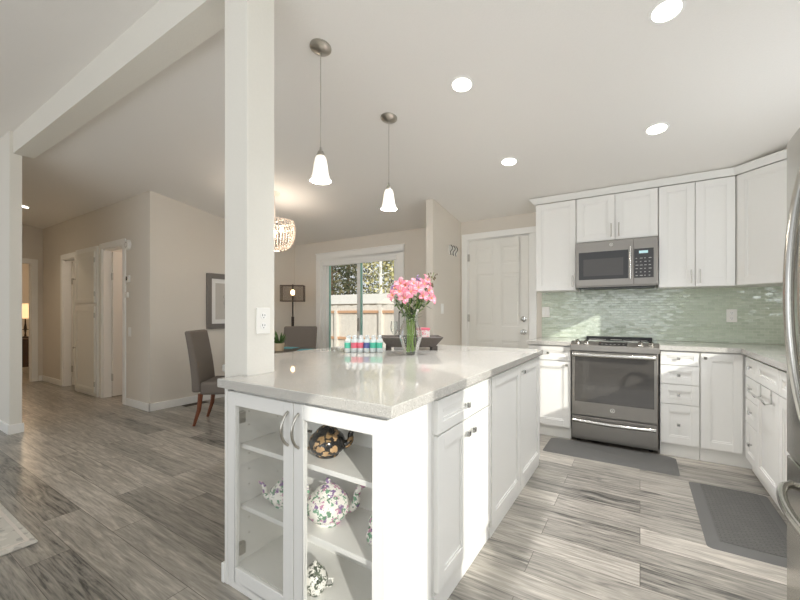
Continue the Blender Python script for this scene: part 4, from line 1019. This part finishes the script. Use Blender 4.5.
def sprig(u, v, z, m, name, label, cat, group, n, sp, sz):
    tip = Vector((VX, VY, TZ)) + Rv * u + Bv * v + Vector((0, 0, z)); pts = smoothpts(stem_pts(tip, 1))
    o = thing(name, label, cat, tuple(pts[0]), 0, group); off = Matrix.Translation(-pts[0])
    MB(off).tube(pts, .002, 6).build('stem', M_green, o)
    b = MB(off)
    d_ = (pts[-1] - pts[-4]).normalized()
    for i in range(n):
        p = tip - d_ * random.uniform(0, sp) + Vector((random.uniform(-1, 1), random.uniform(-1, 1), random.uniform(-1, 1))) * sp * .28
        b.ball(p, sz * random.uniform(.7, 1.2), 6, 5, 1.4)
    b.build('buds', m, o, smooth=60)
    b = MB(off)
    for i in range(5):
        j = random.randint(len(pts) - 8, len(pts) - 3); a = random.uniform(0, 2 * PI); p = pts[j]
        leaf(b, p, p + Vector((.055 * math.cos(a), .055 * math.sin(a), .02)), .007)
    b.build('leaves', M_leaf, o)
for u, v, z, lab in ((-.085, .03, .52, 'pale purple statice sprig over the left of the bouquet'), (.0, .04, .49, 'pale purple statice sprig among the middle of the bouquet'), (.055, .03, .545, 'pale purple statice sprig at the top of the bouquet'), (-.13, 0, .47, 'pale purple statice sprig at the far left of the bouquet')):
    sprig(u, v, z, M_pur, 'statice_sprig', lab, 'flower', 'statice sprigs in the vase', 22, .045, .0065)
for u, v, z, lab in ((.165, .03, .575, 'tall budded twig leaning right out of the bouquet'), (.13, .05, .535, 'shorter budded twig beside the tall one on the right')):
    sprig(u, v, z, M_twig, 'budded_twig', lab, 'twig', 'budded twigs in the vase', 16, .1, .006)

# ------------------------------------------------------------------ outside
gd = MB().box(-26, 4.7, -.32, 12, 30, -.22); setting('ground', gd, M_concrete, 'pale ground beyond the sliding door')
setting('patio', MB().box(-9.2, 4.62, -.22, 1.4, 7.6, -.06), M_concrete, 'concrete patio outside the sliding door')
fn = thing('wooden_fence', 'weathered white board fence with cedar rails beyond the glass door', 'fence', (-7.5, 8.3, -.22))
for k in range(8):
    x0 = -6.4 + k * 1.6
    b = MB()
    for i in range(11): b.box(x0 + .02 + i * .143, .03, .02, x0 + .156 + i * .143, .05, 1.64 + .01 * math.sin(i * 2.3 + k))
    b.build('board_panel', M_fence, fn)
    MB().box(x0 - .045, -.06, 0, x0 + .045, .03, 1.50).build('fence_post', M_fence, fn)
for z in (.66, 1.42): MB().box(-6.4, -.02, z, 6.4, .03, z + .07).build('rail', M_rail, fn)
sh_ = thing('garden_shed', 'low pale shed roof showing above the fence', 'shed', (-8.9, 9.9, -.22))
MB().box(-2.4, -.8, 0, 2.2, .8, 1.75).build('shed_wall', M_fence, sh_)
b = MB(); b.add([(-2.6, -1, 1.7), (2.4, -1, 1.7), (2.4, 0, 2.05), (-2.6, 0, 2.05), (-2.6, 1, 1.7), (2.4, 1, 1.7)], [(0, 1, 2, 3), (3, 2, 5, 4), (0, 3, 4), (1, 5, 2), (0, 4, 5, 1)]); b.build('roof', M_fence, sh_)
def tree(x, y, h, rad, fm, bm_, label, n, name='conifer_tree', zlo=.6, leafsz=.13):
    o = thing(name, label, 'tree', (x, y, -.23), 0, 'trees beyond the fence')
    b = MB(); lean = random.uniform(-.015, .015)
    b.tube([(0, 0, 0), (lean * h * .5, 0, h * .5), (lean * h, .1, h)], [.09, .065, .02], 8)
    for k in range(10):
        z = h * random.uniform(.25, .9); a = random.uniform(0, 2 * PI); r = rad * random.uniform(.4, .8)
        b.tube([(lean * z, 0, z), (lean * z + r * math.cos(a), r * math.sin(a), z + r * .35)], [.03, .008], 5)
    b.build('trunk', bm_, o, smooth=50)
    b = MB()
    for i in range(n):
        t = random.random() ** .8; z = zlo + (h * 1.05 - zlo) * t
        rr = rad * (1.05 - .75 * t if name == 'conifer_tree' else math.sin(PI * min(1, .25 + .75 * t)) ** .5) * math.sqrt(random.uniform(.12, 1))
        a = random.uniform(0, 2 * PI); p = Vector((lean * z + rr * math.cos(a), rr * math.sin(a), z + random.uniform(-.15, .15)))
        e1 = Vector((random.uniform(-1, 1), random.uniform(-1, 1), random.uniform(-1, .6))).normalized() * leafsz * random.uniform(.6, 1.5); e2 = e1.cross(Vector((random.uniform(-1, 1), random.uniform(-1, 1), random.uniform(-1, 1)))).normalized() * leafsz * .38
        b.add([tuple(p), tuple(p + e1 * .5 + e2), tuple(p + e1), tuple(p + e1 * .5 - e2)], [(0, 1, 2, 3)])
    b.build('crown', fm, o)
tr = [(-11.5, 12.4, 7.6, 1.5, M_foldark, M_bark2, 'dark evergreen tree seen through the left glass panel', 5600, 'conifer_tree'),
      (-8.75, 12.3, 7.0, .95, M_follight, M_bark, 'pale leafed birch with white trunk seen through the right glass panel', 1500, 'birch_tree'),
      (-6.4, 12.6, 7.2, .95, M_follight, M_bark, 'pale leafed birch standing right of the first birch', 1500, 'birch_tree'),
      (-15.0, 12.8, 8.5, 1.6, M_folmid, M_bark2, 'olive evergreen tree at the far left beyond the fence', 4200, 'conifer_tree'),
      (-3.6, 12.8, 7.2, 1.5, M_folmid, M_bark2, 'olive evergreen tree beyond the back door end of the fence', 3000, 'conifer_tree'),
      (-13.6, 16.0, 9.5, 1.6, M_foldark, M_bark2, 'tall dark evergreen in the row behind the front trees', 5600, 'conifer_tree'),
      (-10.1, 15.8, 9.0, 1.6, M_folmid, M_bark2, 'tall olive leafy tree directly behind the birches', 5600, 'leafy_tree'),
      (-6.6, 16.0, 9.0, 1.6, M_folmid, M_bark2, 'tall olive leafy tree in the second row toward the right', 5000, 'leafy_tree'),
      (-15.6, 19.6, 10, 1.75, M_folmid, M_bark2, 'back row olive tree at the left behind the tall dark evergreen', 5200, 'leafy_tree'),
      (-11.8, 19.5, 10, 1.75, M_follight, M_bark2, 'tall pale green tree in the middle of the back row', 5600, 'leafy_tree'),
      (-8.0, 19.7, 10, 1.75, M_foldark, M_bark2, 'back row dark evergreen at the right', 5200, 'conifer_tree')]
for q in tr: tree(*q)
